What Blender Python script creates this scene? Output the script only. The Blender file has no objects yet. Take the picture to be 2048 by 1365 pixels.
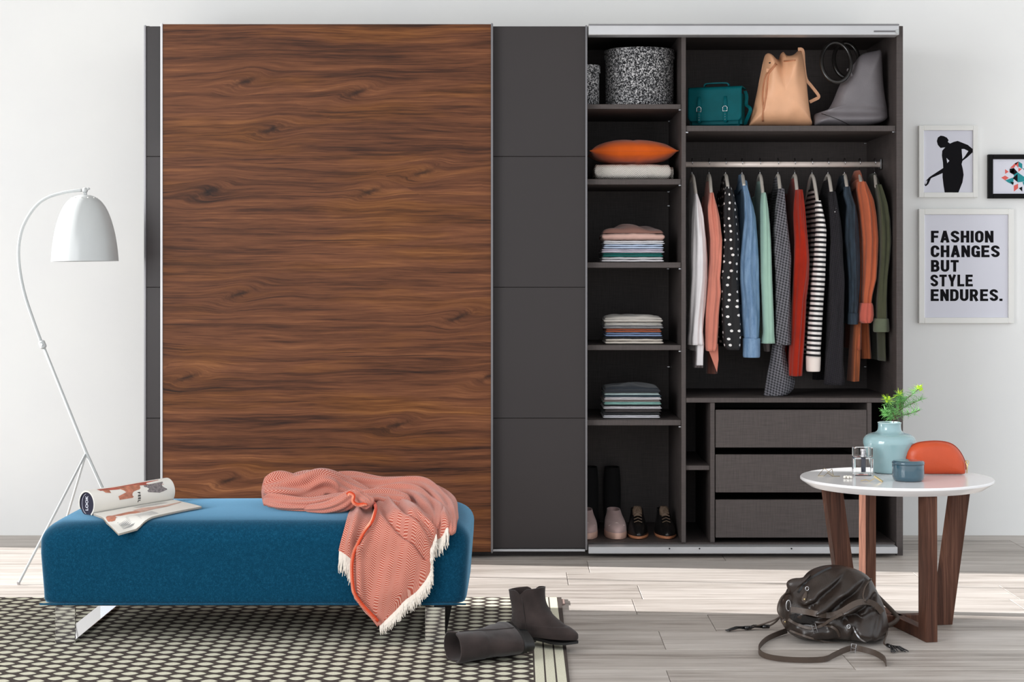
import bpy, bmesh, math, random
from mathutils import Vector, Matrix, noise
PI = math.pi
random.seed(7)
SC = bpy.context.scene
COL = SC.collection

# ------------------------------------------------------------------ camera, light, exposure
F, D, CX, CY, CH = 3542.0, 7.0, 1035.0, 550.0, 1.11      # focal length (px of 2048), distance to wardrobe front, principal point, camera height
cam_data = bpy.data.cameras.new('camera')
cam_data.sensor_width = 36.0
cam_data.lens = 36.0 * F / 2048.0
cam_data.shift_x = -(CX - 1024.0) / 2048.0
cam_data.shift_y = -(682.5 - CY) / 2048.0
cam_data.clip_start = 0.05
cam = bpy.data.objects.new('camera', cam_data)
COL.objects.link(cam)
cam.location = (0, -D, CH)
cam.rotation_euler = (PI / 2, 0, 0)
SC.camera = cam

world = bpy.data.worlds.new('world')
SC.world = world
world.use_nodes = True
bg = world.node_tree.nodes['Background']
bg.inputs[0].default_value = (0.90, 0.95, 1.0, 1)
bg.inputs[1].default_value = 1.30

def add_light(kind, name, loc, rot_dir, energy, color, **kw):
    l = bpy.data.lights.new(name, kind)
    l.energy = energy
    l.color = color
    for k, v in kw.items():
        setattr(l, k, v)
    o = bpy.data.objects.new(name, l)
    COL.objects.link(o)
    o.location = loc
    o.rotation_euler = Vector(rot_dir).to_track_quat('-Z', 'Y').to_euler()
    return o

add_light('SUN', 'sun', (-6, 0, 3), (1, -0.105, -0.31), 14.5, (1.0, 0.99, 0.985), angle=0.012)
# daylight through the tall window in the left wall (window_1); then an added fill light from the open left front, no window there
add_light('AREA', 'window_daylight', (-3.36, -0.25, 1.25), (1, 0.12, -0.05), 2, (0.95, 0.97, 1.0), shape='RECTANGLE', size=2.3, size_y=1.15)
add_light('AREA', 'side_fill', (-3.3, -5.4, 1.8), (1, 0.55, -0.12), 165, (0.96, 0.98, 1.0), shape='RECTANGLE', size=2.6, size_y=2.4)
SC.view_settings.view_transform = 'Standard'
SC.view_settings.look = 'None'
SC.view_settings.gamma = 1.0
SC.view_settings.exposure = 0.0
SC.view_settings.use_curve_mapping = False

# ------------------------------------------------------------------ coordinate helpers
def P(px, py, Y):
    s = F / (D + Y)
    return Vector(((px - CX) / s, Y, CH - (py - CY) / s))
def XW(px, Y=0.0): return (px - CX) * (D + Y) / F
def ZW(py, Y=0.0): return CH - (py - CY) * (D + Y) / F

# ------------------------------------------------------------------ materials
def lin(c):
    r = []
    for v in c[:3]:
        v = v / 255.0
        r.append(v / 12.92 if v <= 0.04045 else ((v + 0.055) / 1.055) ** 2.4)
    return (*r, 1.0)

class NT:
    """tiny node helper"""
    def __init__(self, name):
        self.m = bpy.data.materials.new(name)
        self.m.use_nodes = True
        self.t = self.m.node_tree
        self.b = self.t.nodes['Principled BSDF']
    def n(self, kind, **kw):
        nd = self.t.nodes.new(kind)
        for k, v in kw.items():
            if k.startswith('i_'):
                key = k[2:]
                nd.inputs[int(key) if key.isdigit() else key].default_value = v
            else:
                setattr(nd, k, v)
        return nd
    def l(self, a, b): self.t.links.new(a, b)
    def math(self, op, a, b=None, c=None, clamp=False):
        nd = self.t.nodes.new('ShaderNodeMath'); nd.operation = op; nd.use_clamp = clamp
        for i, v in enumerate((a, b, c)):
            if v is None: continue
            if isinstance(v, (int, float)): nd.inputs[i].default_value = v
            else: self.l(v, nd.inputs[i])
        return nd.outputs[0]
    def coord(self, kind='Object', scale=(1, 1, 1), rot=(0, 0, 0), loc=(0, 0, 0)):
        tc = self.n('ShaderNodeTexCoord')
        mp = self.n('ShaderNodeMapping')
        mp.inputs['Scale'].default_value = scale
        mp.inputs['Rotation'].default_value = rot
        mp.inputs['Location'].default_value = loc
        self.l(tc.outputs[kind], mp.inputs[0])
        return mp.outputs[0]
    def noise(self, vec, scale=5, detail=3, rough=0.5, dist=0.0):
        nd = self.n('ShaderNodeTexNoise')
        nd.inputs['Scale'].default_value = scale; nd.inputs['Detail'].default_value = detail
        nd.inputs['Roughness'].default_value = rough; nd.inputs['Distortion'].default_value = dist
        self.l(vec, nd.inputs['Vector'])
        return nd.outputs[0]
    def ramp(self, fac, stops, interp='LINEAR'):
        nd = self.n('ShaderNodeValToRGB')
        nd.color_ramp.interpolation = interp
        el = nd.color_ramp.elements
        while len(el) < len(stops): el.new(0.5)
        for e, (p, c) in zip(el, stops):
            e.position = p
            e.color = c if len(c) == 4 else (*c, 1)
        self.l(fac, nd.inputs[0])
        return nd.outputs[0]
    def mix(self, fac, a, b, mode='MIX'):
        nd = self.n('ShaderNodeMix'); nd.data_type = 'RGBA'; nd.blend_type = mode
        for i, v in ((0, fac), (6, a), (7, b)):
            if isinstance(v, (int, float)): nd.inputs[i].default_value = v
            elif isinstance(v, tuple): nd.inputs[i].default_value = v
            else: self.l(v, nd.inputs[i])
        return nd.outputs[2]
    def bump(self, h, strength=0.3, dist=0.002):
        nd = self.n('ShaderNodeBump'); nd.inputs['Strength'].default_value = strength; nd.inputs['Distance'].default_value = dist
        self.l(h, nd.inputs['Height']); self.l(nd.outputs[0], self.b.inputs['Normal'])
    def base(self, c):
        if isinstance(c, tuple): self.b.inputs['Base Color'].default_value = c
        else: self.l(c, self.b.inputs['Base Color'])
    def set(self, **kw):
        for k, v in kw.items(): self.b.inputs[k.replace('_', ' ')].default_value = v
        return self.m

MATS = {}
def plain(name, rgb, rough=0.6, metal=0.0, vary=0.06, scale=30, bump=0.0, **kw):
    if name in MATS: return MATS[name]
    k = NT(name)
    v = k.coord()
    f = k.noise(v, scale, 3)
    c = lin(rgb)
    a = tuple(x * (1 - vary) for x in c[:3]) + (1,)
    b = tuple(min(1, x * (1 + vary)) for x in c[:3]) + (1,)
    k.base(k.ramp(f, [(0.3, a), (0.7, b)]))
    if bump: k.bump(f, bump)
    MATS[name] = k.set(Roughness=rough, Metallic=metal, **kw)
    return MATS[name]

def cloth(name, rgb, weave=900, vary=0.12, sheen=0.15, rough=0.9, bump=0.25, fleck=0.0, fleck_scale=260):
    """woven or knitted fabric: fine weave, soft mottling"""
    if name in MATS: return MATS[name]
    k = NT(name)
    v = k.coord()
    big = k.noise(v, 18, 3)
    c = lin(rgb)
    a = tuple(x * (1 - vary) for x in c[:3]) + (1,)
    b = tuple(min(1, x * (1 + vary)) for x in c[:3]) + (1,)
    col = k.ramp(big, [(0.3, a), (0.7, b)])
    fine = k.noise(v, weave, 1)
    if fleck:
        fl = k.noise(v, fleck_scale, 2)
        col = k.mix(k.ramp(fl, [(0.35, (0, 0, 0)), (0.65, (fleck, fleck, fleck))]), col, tuple(min(1, x * 2.0 + 0.01) for x in c[:3]) + (1,))
    k.base(col)
    k.bump(fine, bump, 0.001)
    MATS[name] = k.set(Roughness=rough, Sheen_Weight=sheen, Sheen_Roughness=0.5, Specular_IOR_Level=0.2)
    return MATS[name]

def m_linen():
    k = NT('charcoal_linen')
    h = k.noise(k.coord(scale=(14, 14, 420)), 1, 3)
    v = k.noise(k.coord(scale=(420, 14, 14)), 1, 3)
    f = k.math('MULTIPLY', k.math('ADD', h, v), 0.5)
    k.base(k.ramp(f, [(0.30, lin((62, 56, 54))), (0.70, lin((85, 77, 75)))]))
    k.bump(f, 0.15, 0.0005)
    return k.set(Roughness=0.55, Specular_IOR_Level=0.3)

def m_walnut(name, axis='X', cols=None, knots=True, zs=1.0):
    """horizontal grain along X; knots where the grain swirls round"""
    k = NT(name)
    tc = k.n('ShaderNodeTexCoord')
    sep = k.n('ShaderNodeSeparateXYZ'); k.l(tc.outputs['Object'], sep.inputs[0])
    x, y, z = sep.outputs
    if axis == 'Z': x, z = z, x
    if axis == 'Y': x, y = y, x
    wob = k.n('ShaderNodeCombineXYZ'); k.l(k.math('MULTIPLY', x, 1.6), wob.inputs[0]); k.l(k.math('MULTIPLY', z, 5.0), wob.inputs[2])
    wn = k.noise(wob.outputs[0], 1.0, 3, 0.5)
    z1 = k.math('ADD', z, k.math('MULTIPLY', k.math('SUBTRACT', wn, 0.5), 0.05))
    kmask = None
    if knots:
        cv = k.n('ShaderNodeCombineXYZ'); k.l(k.math('MULTIPLY', x, 1.5), cv.inputs[0]); k.l(k.math('MULTIPLY', z, 3.4), cv.inputs[1])
        vo = k.n('ShaderNodeTexVoronoi'); vo.voronoi_dimensions = '2D'; vo.inputs['Scale'].default_value = 1.0; vo.inputs['Randomness'].default_value = 0.9
        k.l(cv.outputs[0], vo.inputs['Vector'])
        ps = k.n('ShaderNodeSeparateXYZ'); k.l(vo.outputs['Position'], ps.inputs[0])
        dx = k.math('SUBTRACT', x, k.math('DIVIDE', ps.outputs[0], 1.5))
        dz = k.math('SUBTRACT', z, k.math('DIVIDE', ps.outputs[1], 3.4))
        dzs = k.math('ADD', k.math('SUBTRACT', dz, k.math('MULTIPLY', dx, 0.30)), k.math('MULTIPLY', k.math('SUBTRACT', k.noise(k.coord(scale=(30, 30, 60)), 1.0, 2), 0.5), 0.022))
        q = k.math('ADD', k.math('POWER', k.math('MULTIPLY', dx, 9.0), 2), k.math('POWER', k.math('MULTIPLY', dzs, 22.0), 2))
        w = k.math('POWER', 2.718, k.math('MULTIPLY', q, -1.0))
        z1 = k.math('SUBTRACT', z1, k.math('MULTIPLY', k.math('MULTIPLY', dzs, w), 0.9))
        q2 = k.math('ADD', k.math('POWER', k.math('MULTIPLY', dx, 24.0), 2), k.math('POWER', k.math('MULTIPLY', dzs, 110.0), 2))
        kmask = k.math('POWER', 2.718, k.math('MULTIPLY', q2, -1.0))
        kmask = k.math('MULTIPLY', kmask, 0.8)
    g = k.n('ShaderNodeCombineXYZ'); k.l(k.math('MULTIPLY', x, 1.1), g.inputs[0]); k.l(k.math('MULTIPLY', y, 3), g.inputs[1]); k.l(k.math('MULTIPLY', z1, 34.0 * zs), g.inputs[2])
    n1 = k.noise(g.outputs[0], 1.0, 6, 0.66, 0.25)
    g2 = k.n('ShaderNodeCombineXYZ'); k.l(k.math('MULTIPLY', x, 7.0), g2.inputs[0]); k.l(k.math('MULTIPLY', y, 7), g2.inputs[1]); k.l(k.math('MULTIPLY', z1, 190.0 * zs), g2.inputs[2])
    n2 = k.noise(g2.outputs[0], 1.0, 3, 0.6)
    g3 = k.n('ShaderNodeCombineXYZ'); k.l(k.math('MULTIPLY', x, 0.5), g3.inputs[0]); k.l(k.math('MULTIPLY', z1, 6.0), g3.inputs[2])
    n3 = k.noise(g3.outputs[0], 1.0, 2, 0.5)
    g4 = k.n('ShaderNodeCombineXYZ'); k.l(k.math('ADD', k.math('MULTIPLY', x, 0.9), 5.0), g4.inputs[0]); k.l(k.math('MULTIPLY', z1, 75.0 * zs), g4.inputs[2])
    n4 = k.noise(g4.outputs[0], 1.0, 3, 0.6)
    g5 = k.n('ShaderNodeCombineXYZ'); k.l(k.math('ADD', k.math('MULTIPLY', x, 1.3), 9.0), g5.inputs[0]); k.l(k.math('MULTIPLY', z1, 9.0), g5.inputs[2])
    n5 = k.noise(g5.outputs[0], 1.0, 3, 0.55)
    f = k.math('ADD', k.math('MULTIPLY', n1, 0.54), k.math('ADD', k.math('MULTIPLY', n2, 0.28), k.math('MULTIPLY', n3, 0.18)))
    base = cols or [(0.36, (36, 19, 12)), (0.44, (74, 42, 25)), (0.50, (96, 57, 35)), (0.57, (113, 69, 43)), (0.66, (146, 95, 60))]
    c = k.ramp(f, [(p, lin(r)) for p, r in base])
    if not cols:
        gold = k.ramp(f, [(0.36, lin((44, 24, 10))), (0.5, lin((108, 64, 28))), (0.66, lin((150, 98, 50)))])
        c = k.mix(k.ramp(n5, [(0.50, (0, 0, 0)), (0.66, (0.75, 0.75, 0.75))]), c, gold)
        c = k.mix(k.ramp(n4, [(0.30, (0.75, 0.75, 0.75)), (0.39, (0, 0, 0))]), c, lin((38, 20, 13)))
    if kmask is not None:
        c = k.mix(kmask, c, lin((22, 12, 9)))
    k.base(c)
    k.bump(n2, 0.12, 0.0006)
    return k.set(Roughness=0.5, Specular_IOR_Level=0.18)

def m_floor():
    k = NT('pale_grey_plank')
    oi = k.n('ShaderNodeObjectInfo')
    tc = k.n('ShaderNodeTexCoord')
    sep = k.n('ShaderNodeSeparateXYZ'); k.l(tc.outputs['Object'], sep.inputs[0])
    x = k.math('ADD', sep.outputs[0], k.math('MULTIPLY', oi.outputs['Random'], 31.0))
    y = k.math('ADD', sep.outputs[1], k.math('MULTIPLY', oi.outputs['Random'], 7.0))
    def nn(sx, sy, det, ro=0.55):
        g = k.n('ShaderNodeCombineXYZ'); k.l(k.math('MULTIPLY', x, sx), g.inputs[0]); k.l(k.math('MULTIPLY', y, sy), g.inputs[1])
        return k.noise(g.outputs[0], 1.0, det, ro, 0.3)
    n1, n2, n3 = nn(1.0, 24, 6, 0.68), nn(6, 150, 3, 0.6), nn(1.6, 9, 3)
    f = k.math('ADD', k.math('MULTIPLY', n1, 0.5), k.math('ADD', k.math('MULTIPLY', n2, 0.27), k.math('MULTIPLY', n3, 0.23)))
    f = k.math('ADD', f, k.math('MULTIPLY', k.math('SUBTRACT', oi.outputs['Random'], 0.5), 0.10))
    k.base(k.ramp(f, [(0.33, lin((112, 102, 94))), (0.46, lin((170, 161, 153))), (0.64, lin((206, 198, 191)))]))
    k.bump(n2, 0.12, 0.0006)
    return k.set(Roughness=0.45, Specular_IOR_Level=0.35)

def m_wall():
    k = NT('painted_plaster')
    v = k.coord()
    f = k.noise(v, 3.0, 3)
    k.base(k.ramp(f, [(0.3, lin((236, 236, 235))), (0.7, lin((239, 239, 237)))]))
    k.bump(k.noise(v, 160, 2), 0.05, 0.001)
    return k.set(Roughness=0.9, Specular_IOR_Level=0.1)

def m_rug():
    """lens-shaped cream motifs on brown, three cream bands along the right edge; world metres via object coordinates"""
    k = NT('woven_rug')
    tc = k.n('ShaderNodeTexCoord')
    sep = k.n('ShaderNodeSeparateXYZ'); k.l(tc.outputs['Object'], sep.inputs[0])
    x, y = sep.outputs[0], sep.outputs[1]
    nz = k.noise(k.coord(), 90, 2)
    xw = k.math('ADD', x, k.math('MULTIPLY', k.math('SUBTRACT', nz, 0.5), 0.004))
    def lens(ox, oy):
        u = k.math('SUBTRACT', k.math('FRACT', k.math('ADD', k.math('DIVIDE', xw, 0.094), ox + 100)), 0.5)
        w = k.math('SUBTRACT', k.math('FRACT', k.math('ADD', k.math('DIVIDE', y, 0.061), oy + 100)), 0.5)
        # |w| < 0.38*(1-(u/0.26)^2)
        lim = k.math('MULTIPLY', k.math('SUBTRACT', 1.0, k.math('POWER', k.math('ABSOLUTE', k.math('DIVIDE', u, 0.27)), 1.8)), 0.36)
        return k.math('MULTIPLY', k.math('SUBTRACT', lim, k.math('ABSOLUTE', w)), 14.0, clamp=True)
    m = k.math('MAXIMUM', lens(0, 0), lens(0.5, 0.5))
    # bands: distance from the right edge (object origin lies on that edge)
    d = k.math('MULTIPLY', x, -1.0)
    b = k.math('SUBTRACT', k.math('DIVIDE', k.math('SUBTRACT', d, 0.016), 0.030), 0.0)
    fr = k.math('FRACT', b)
    inb = k.math('MULTIPLY', k.math('LESS_THAN', fr, 0.84), k.math('GREATER_THAN', d, 0.016))
    isb = k.math('LESS_THAN', d, 0.106)
    fac = k.math('ADD', k.math('MULTIPLY', inb, isb), k.math('MULTIPLY', m, k.math('SUBTRACT', 1.0, isb)))
    fib = k.noise(k.coord(scale=(300, 120, 300)), 1, 2)
    cream = k.mix(fib, lin((190, 186, 164)), lin((226, 222, 202)))
    brown = k.mix(fib, lin((58, 51, 48)), lin((92, 83, 78)))
    k.base(k.mix(fac, brown, cream))
    k.bump(fib, 0.4, 0.002)
    return k.set(Roughness=0.95, Specular_IOR_Level=0.1)

def m_herring():
    k = NT('coral_herringbone')
    tc = k.n('ShaderNodeTexCoord')
    sep = k.n('ShaderNodeSeparateXYZ'); k.l(tc.outputs['UV'], sep.inputs[0])
    u, v = sep.outputs[0], sep.outputs[1]
    tri = k.math('ABSOLUTE', k.math('SUBTRACT', k.math('FRACT', k.math('DIVIDE', u, 0.028)), 0.5))
    ph = k.math('FRACT', k.math('DIVIDE', k.math('ADD', v, k.math('MULTIPLY', tri, 0.028)), 0.0070))
    f = k.math('LESS_THAN', ph, 0.46)
    nz = k.noise(k.coord(), 60, 2)
    a = k.mix(nz, lin((158, 70, 54)), lin((178, 88, 70)))
    k.base(k.mix(f, a, lin((204, 150, 134))))
    k.bump(ph, 0.25, 0.001)
    return k.set(Roughness=0.9, Sheen_Weight=0.25, Specular_IOR_Level=0.15)

def m_tweed():
    k = NT('black_white_tweed')
    v = k.coord()
    f = k.noise(v, 160, 2, 0.6, 0.8)
    k.base(k.ramp(f, [(0.44, lin((16, 16, 18))), (0.52, lin((95, 95, 98))), (0.6, lin((205, 203, 203)))]))
    k.bump(f, 0.5, 0.002)
    return k.set(Roughness=0.9)

def m_dots():
    k = NT('black_polka_dot_cloth')
    tc = k.n('ShaderNodeTexCoord')
    sep = k.n('ShaderNodeSeparateXYZ'); k.l(tc.outputs['UV'], sep.inputs[0])
    cv = k.n('ShaderNodeCombineXYZ'); k.l(sep.outputs[0], cv.inputs[0]); k.l(sep.outputs[1], cv.inputs[1])
    vo = k.n('ShaderNodeTexVoronoi'); vo.voronoi_dimensions = '2D'; vo.inputs['Scale'].default_value = 33; vo.inputs['Randomness'].default_value = 0.45
    k.l(cv.outputs[0], vo.inputs['Vector'])
    f = k.math('LESS_THAN', vo.outputs['Distance'], 0.17)
    k.base(k.mix(f, lin((16, 15, 18)), lin((225, 222, 220))))
    return k.set(Roughness=0.8)

def m_stripes():
    k = NT('black_white_striped_jersey')
    tc = k.n('ShaderNodeTexCoord')
    sep = k.n('ShaderNodeSeparateXYZ'); k.l(tc.outputs['Object'], sep.inputs[0])
    f = k.math('LESS_THAN', k.math('FRACT', k.math('ADD', k.math('DIVIDE', sep.outputs[2], 0.0197), k.math('MULTIPLY', sep.outputs[0], 3.0))), 0.52)
    k.base(k.mix(f, lin((20, 19, 22)), lin((225, 220, 216))))
    return k.set(Roughness=0.85)

def m_knit(name, ca, cb, sc=0.011):
    k = NT(name)
    tc = k.n('ShaderNodeTexCoord')
    sep = k.n('ShaderNodeSeparateXYZ'); k.l(tc.outputs['Object'], sep.inputs[0])
    a = k.math('SINE', k.math('MULTIPLY', k.math('ADD', sep.outputs[2], k.math('MULTIPLY', sep.outputs[0], 0.4)), 2 * PI / sc))
    b = k.math('SINE', k.math('MULTIPLY', k.math('SUBTRACT', sep.outputs[0], k.math('MULTIPLY', sep.outputs[2], 0.15)), 2 * PI / sc))
    f = k.math('MULTIPLY', k.math('ADD', k.math('ADD', a, b), 2.0), 0.25)
    f = k.math('ADD', k.math('MULTIPLY', f, 0.7), k.math('MULTIPLY', k.noise(k.coord(), 200, 2), 0.3))
    k.base(k.ramp(f, [(0.25, lin(ca)), (0.7, lin(cb))]))
    k.bump(f, 0.6, 0.003)
    return k.set(Roughness=0.95)

def m_zigzag(name, ca, cb):
    k = NT(name)
    tc = k.n('ShaderNodeTexCoord')
    sep = k.n('ShaderNodeSeparateXYZ'); k.l(tc.outputs['Object'], sep.inputs[0])
    tri = k.math('ABSOLUTE', k.math('SUBTRACT', k.math('FRACT', k.math('DIVIDE', sep.outputs[0], 0.09)), 0.5))
    ph = k.math('SINE', k.math('MULTIPLY', k.math('ADD', sep.outputs[2], k.math('MULTIPLY', tri, 0.09)), 2 * PI / 0.008))
    f = k.math('ADD', k.math('MULTIPLY', ph, 0.5), 0.5)
    k.base(k.mix(f, lin(ca), lin(cb)))
    k.bump(f, 0.6, 0.003)
    return k.set(Roughness=0.9)

def m_leather(name, rgb, rough=0.38, vary=0.25, grain=220, bump=0.25, spec=0.5):
    k = NT(name)
    v = k.coord()
    f = k.noise(v, 14, 4)
    c = lin(rgb)
    k.base(k.ramp(f, [(0.3, tuple(x * (1 - vary) for x in c[:3]) + (1,)), (0.7, tuple(min(1, x * (1 + vary)) for x in c[:3]) + (1,))]))
    vo = k.n('ShaderNodeTexVoronoi'); vo.inputs['Scale'].default_value = grain; k.l(v, vo.inputs['Vector'])
    k.bump(vo.outputs['Distance'], bump, 0.001)
    return k.set(Roughness=rough, Specular_IOR_Level=spec)

def m_denim(name, ca, cb):
    k = NT(name)
    f = k.noise(k.coord(scale=(1, 1, 0.25)), 60, 4, 0.6)
    g = k.noise(k.coord(), 700, 1)
    ff = k.math('ADD', k.math('MULTIPLY', f, 0.7), k.math('MULTIPLY', g, 0.3))
    k.base(k.ramp(ff, [(0.35, lin(ca)), (0.65, lin(cb))]))
    k.bump(g, 0.3, 0.001)
    return k.set(Roughness=0.85)

M = dict(
    linen=m_linen(), walnut=m_walnut('walnut_grain'), floor=m_floor(), wall=m_wall(), rug=m_rug(), herring=m_herring(), tweed=m_tweed(),
    dots=m_dots(), stripes=m_stripes(),
    table_wood=m_walnut('table_walnut', axis='Z', knots=False, zs=1.6, cols=[(0.36, (46, 28, 22)), (0.5, (84, 54, 42)), (0.64, (118, 82, 66))]),
    door_grey=plain('satin_charcoal', (50, 45, 45), 0.42, vary=0.02, scale=4, Specular_IOR_Level=0.3),
    void=plain('black_gap', (14, 13, 13), 0.8),
    alu=plain('brushed_aluminium', (196, 196, 198), 0.42, 0.55, vary=0.04, scale=8),
    alu_dark=plain('dark_anodised_aluminium', (120, 118, 120), 0.35, 0.7, vary=0.03),
    chrome=plain('polished_chrome', (232, 232, 234), 0.04, 1.0, vary=0.0),
    steel=plain('steel', (190, 190, 192), 0.25, 1.0, vary=0.02),
    rod=plain('satin_steel_rod', (240, 224, 214), 0.4, 0.1, vary=0.02),
    brass=plain('pale_brass', (214, 190, 140), 0.25, 1.0, vary=0.03),
    white_metal=plain('white_lacquered_metal', (180, 183, 183), 0.3, vary=0.01),
    white_paint=plain('white_painted_wood', (236, 235, 231), 0.45, vary=0.01),
    black_paint=plain('black_painted_wood', (10, 9, 10), 0.55, vary=0.05, Specular_IOR_Level=0.15),
    paper=plain('poster_paper', (222, 222, 232), 0.7, vary=0.01, scale=5),
    ink=plain('black_ink', (24, 23, 26), 0.9, vary=0.02, Specular_IOR_Level=0.1),
    mag_paper=plain('magazine_paper', (222, 218, 210), 0.45, vary=0.02, scale=12),
    page_edge=plain('page_edge', (150, 138, 122), 0.8, vary=0.1, scale=300),
    table_top=plain('white_lacquer', (240, 238, 238), 0.16, vary=0.005, scale=4),
    hanger=plain('cream_hanger_wood', (206, 198, 188), 0.5, vary=0.05),
    wool_cream=m_zigzag('cream_chevron_knit', (186, 178, 170), (226, 218, 210)),
    orange=cloth('orange_cotton', (206, 88, 18), vary=0.08),
    fringe=cloth('off_white_yarn', (226, 216, 204), vary=0.05),
    hem=cloth('orange_yarn', (196, 66, 34), vary=0.15, weave=200),
    suede=cloth('dark_brown_suede', (50, 41, 39), weave=400, vary=0.35, sheen=0.15),
    black_sole=plain('black_rubber', (20, 19, 19), 0.5),
    brown_leather=m_leather('dark_brown_leather', (44, 35, 30), 0.34, 0.3),
    strap_leather=m_leather('brown_strap_leather', (74, 61, 52), 0.5, 0.15),
    teal_leather=m_leather('teal_leather', (0, 80, 86), 0.6, 0.15, bump=0.1, spec=0.12), tan_cord=plain('tan_cord', (186, 124, 88), 0.6),
    tan_leather=m_leather('tan_leather', (222, 168, 130), 0.5, 0.05, bump=0.1),
    grey_leather=m_leather('grey_leather', (112, 107, 110), 0.42, 0.08),
    black_ring=plain('black_gloss_ring', (30, 28, 27), 0.2),
    rust_leather=m_leather('rust_leather', (196, 74, 32), 0.42, 0.05),
    black_leather=m_leather('black_leather', (24, 22, 22), 0.25, 0.2),
    pink_canvas=cloth('dusty_pink_canvas', (176, 150, 146), vary=0.08),
    pink_sole=plain('dusty_pink_rubber', (196, 158, 142), 0.6),
    tan_sole=plain('tan_leather_sole', (176, 116, 82), 0.5),
    brown_lining=plain('brown_lining', (112, 92, 76), 0.7),
    navy=plain('navy_print', (34, 32, 52), 0.5, vary=0.05),
    skin_print=plain('brown_print', (176, 112, 88), 0.5, vary=0.3, scale=60),
    red_print=plain('red_print', (168, 84, 70), 0.5, vary=0.2, scale=40),
    grey_print=plain('patterned_grey_print', (120, 112, 112), 0.5, vary=0.5, scale=160),
    soft_print=plain('pale_brown_print', (196, 158, 142), 0.5, vary=0.25, scale=60),
    pearl=plain('pearl', (240, 234, 222), 0.18, vary=0.02),
    teal_print=plain('teal_print', (20, 140, 146), 0.7), coral_print=plain('coral_print', (226, 98, 90), 0.7),
    leaf=plain('fresh_green_needle', (104, 164, 88), 0.5, vary=0.3, scale=40),
    lime=plain('lime_green_tip', (176, 214, 40), 0.5, vary=0.15, scale=40),
    twig=plain('brown_twig', (86, 62, 46), 0.8),
)
def ceramic(name, rgb):
    k = NT(name)
    f = k.noise(k.coord(), 12, 3)
    c = lin(rgb)
    k.base(k.ramp(f, [(0.3, tuple(x * 0.9 for x in c[:3]) + (1,)), (0.7, c)]))
    return k.set(Roughness=0.12, Coat_Weight=0.6, Coat_Roughness=0.04)
M['vase'] = ceramic('pale_blue_glaze', (150, 182, 186))
M['bowl'] = ceramic('slate_blue_glaze', (58, 88, 102))
def m_bench():
    k = NT('blue_wool')
    v = k.coord()
    f = k.math('ADD', k.math('MULTIPLY', k.noise(v, 330, 3, 0.6), 0.7), k.math('MULTIPLY', k.noise(v, 110, 2), 0.3))
    k.base(k.ramp(f, [(0.34, lin((6, 48, 70))), (0.52, lin((10, 59, 83))), (0.68, lin((22, 76, 102)))]))
    k.bump(k.noise(v, 420, 1), 0.35, 0.001)
    m = k.set(Roughness=0.95, Specular_IOR_Level=0.05, Sheen_Weight=1.0, Sheen_Roughness=0.38)
    k.b.inputs['Sheen Tint'].default_value = (0.30, 0.62, 0.90, 1)
    return m
M['bench'] = m_bench()
gk = NT('clear_glass'); gk.base((1, 1, 1, 1)); M['glass'] = gk.set(Roughness=0.01, Transmission_Weight=1.0, IOR=1.45)

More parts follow.
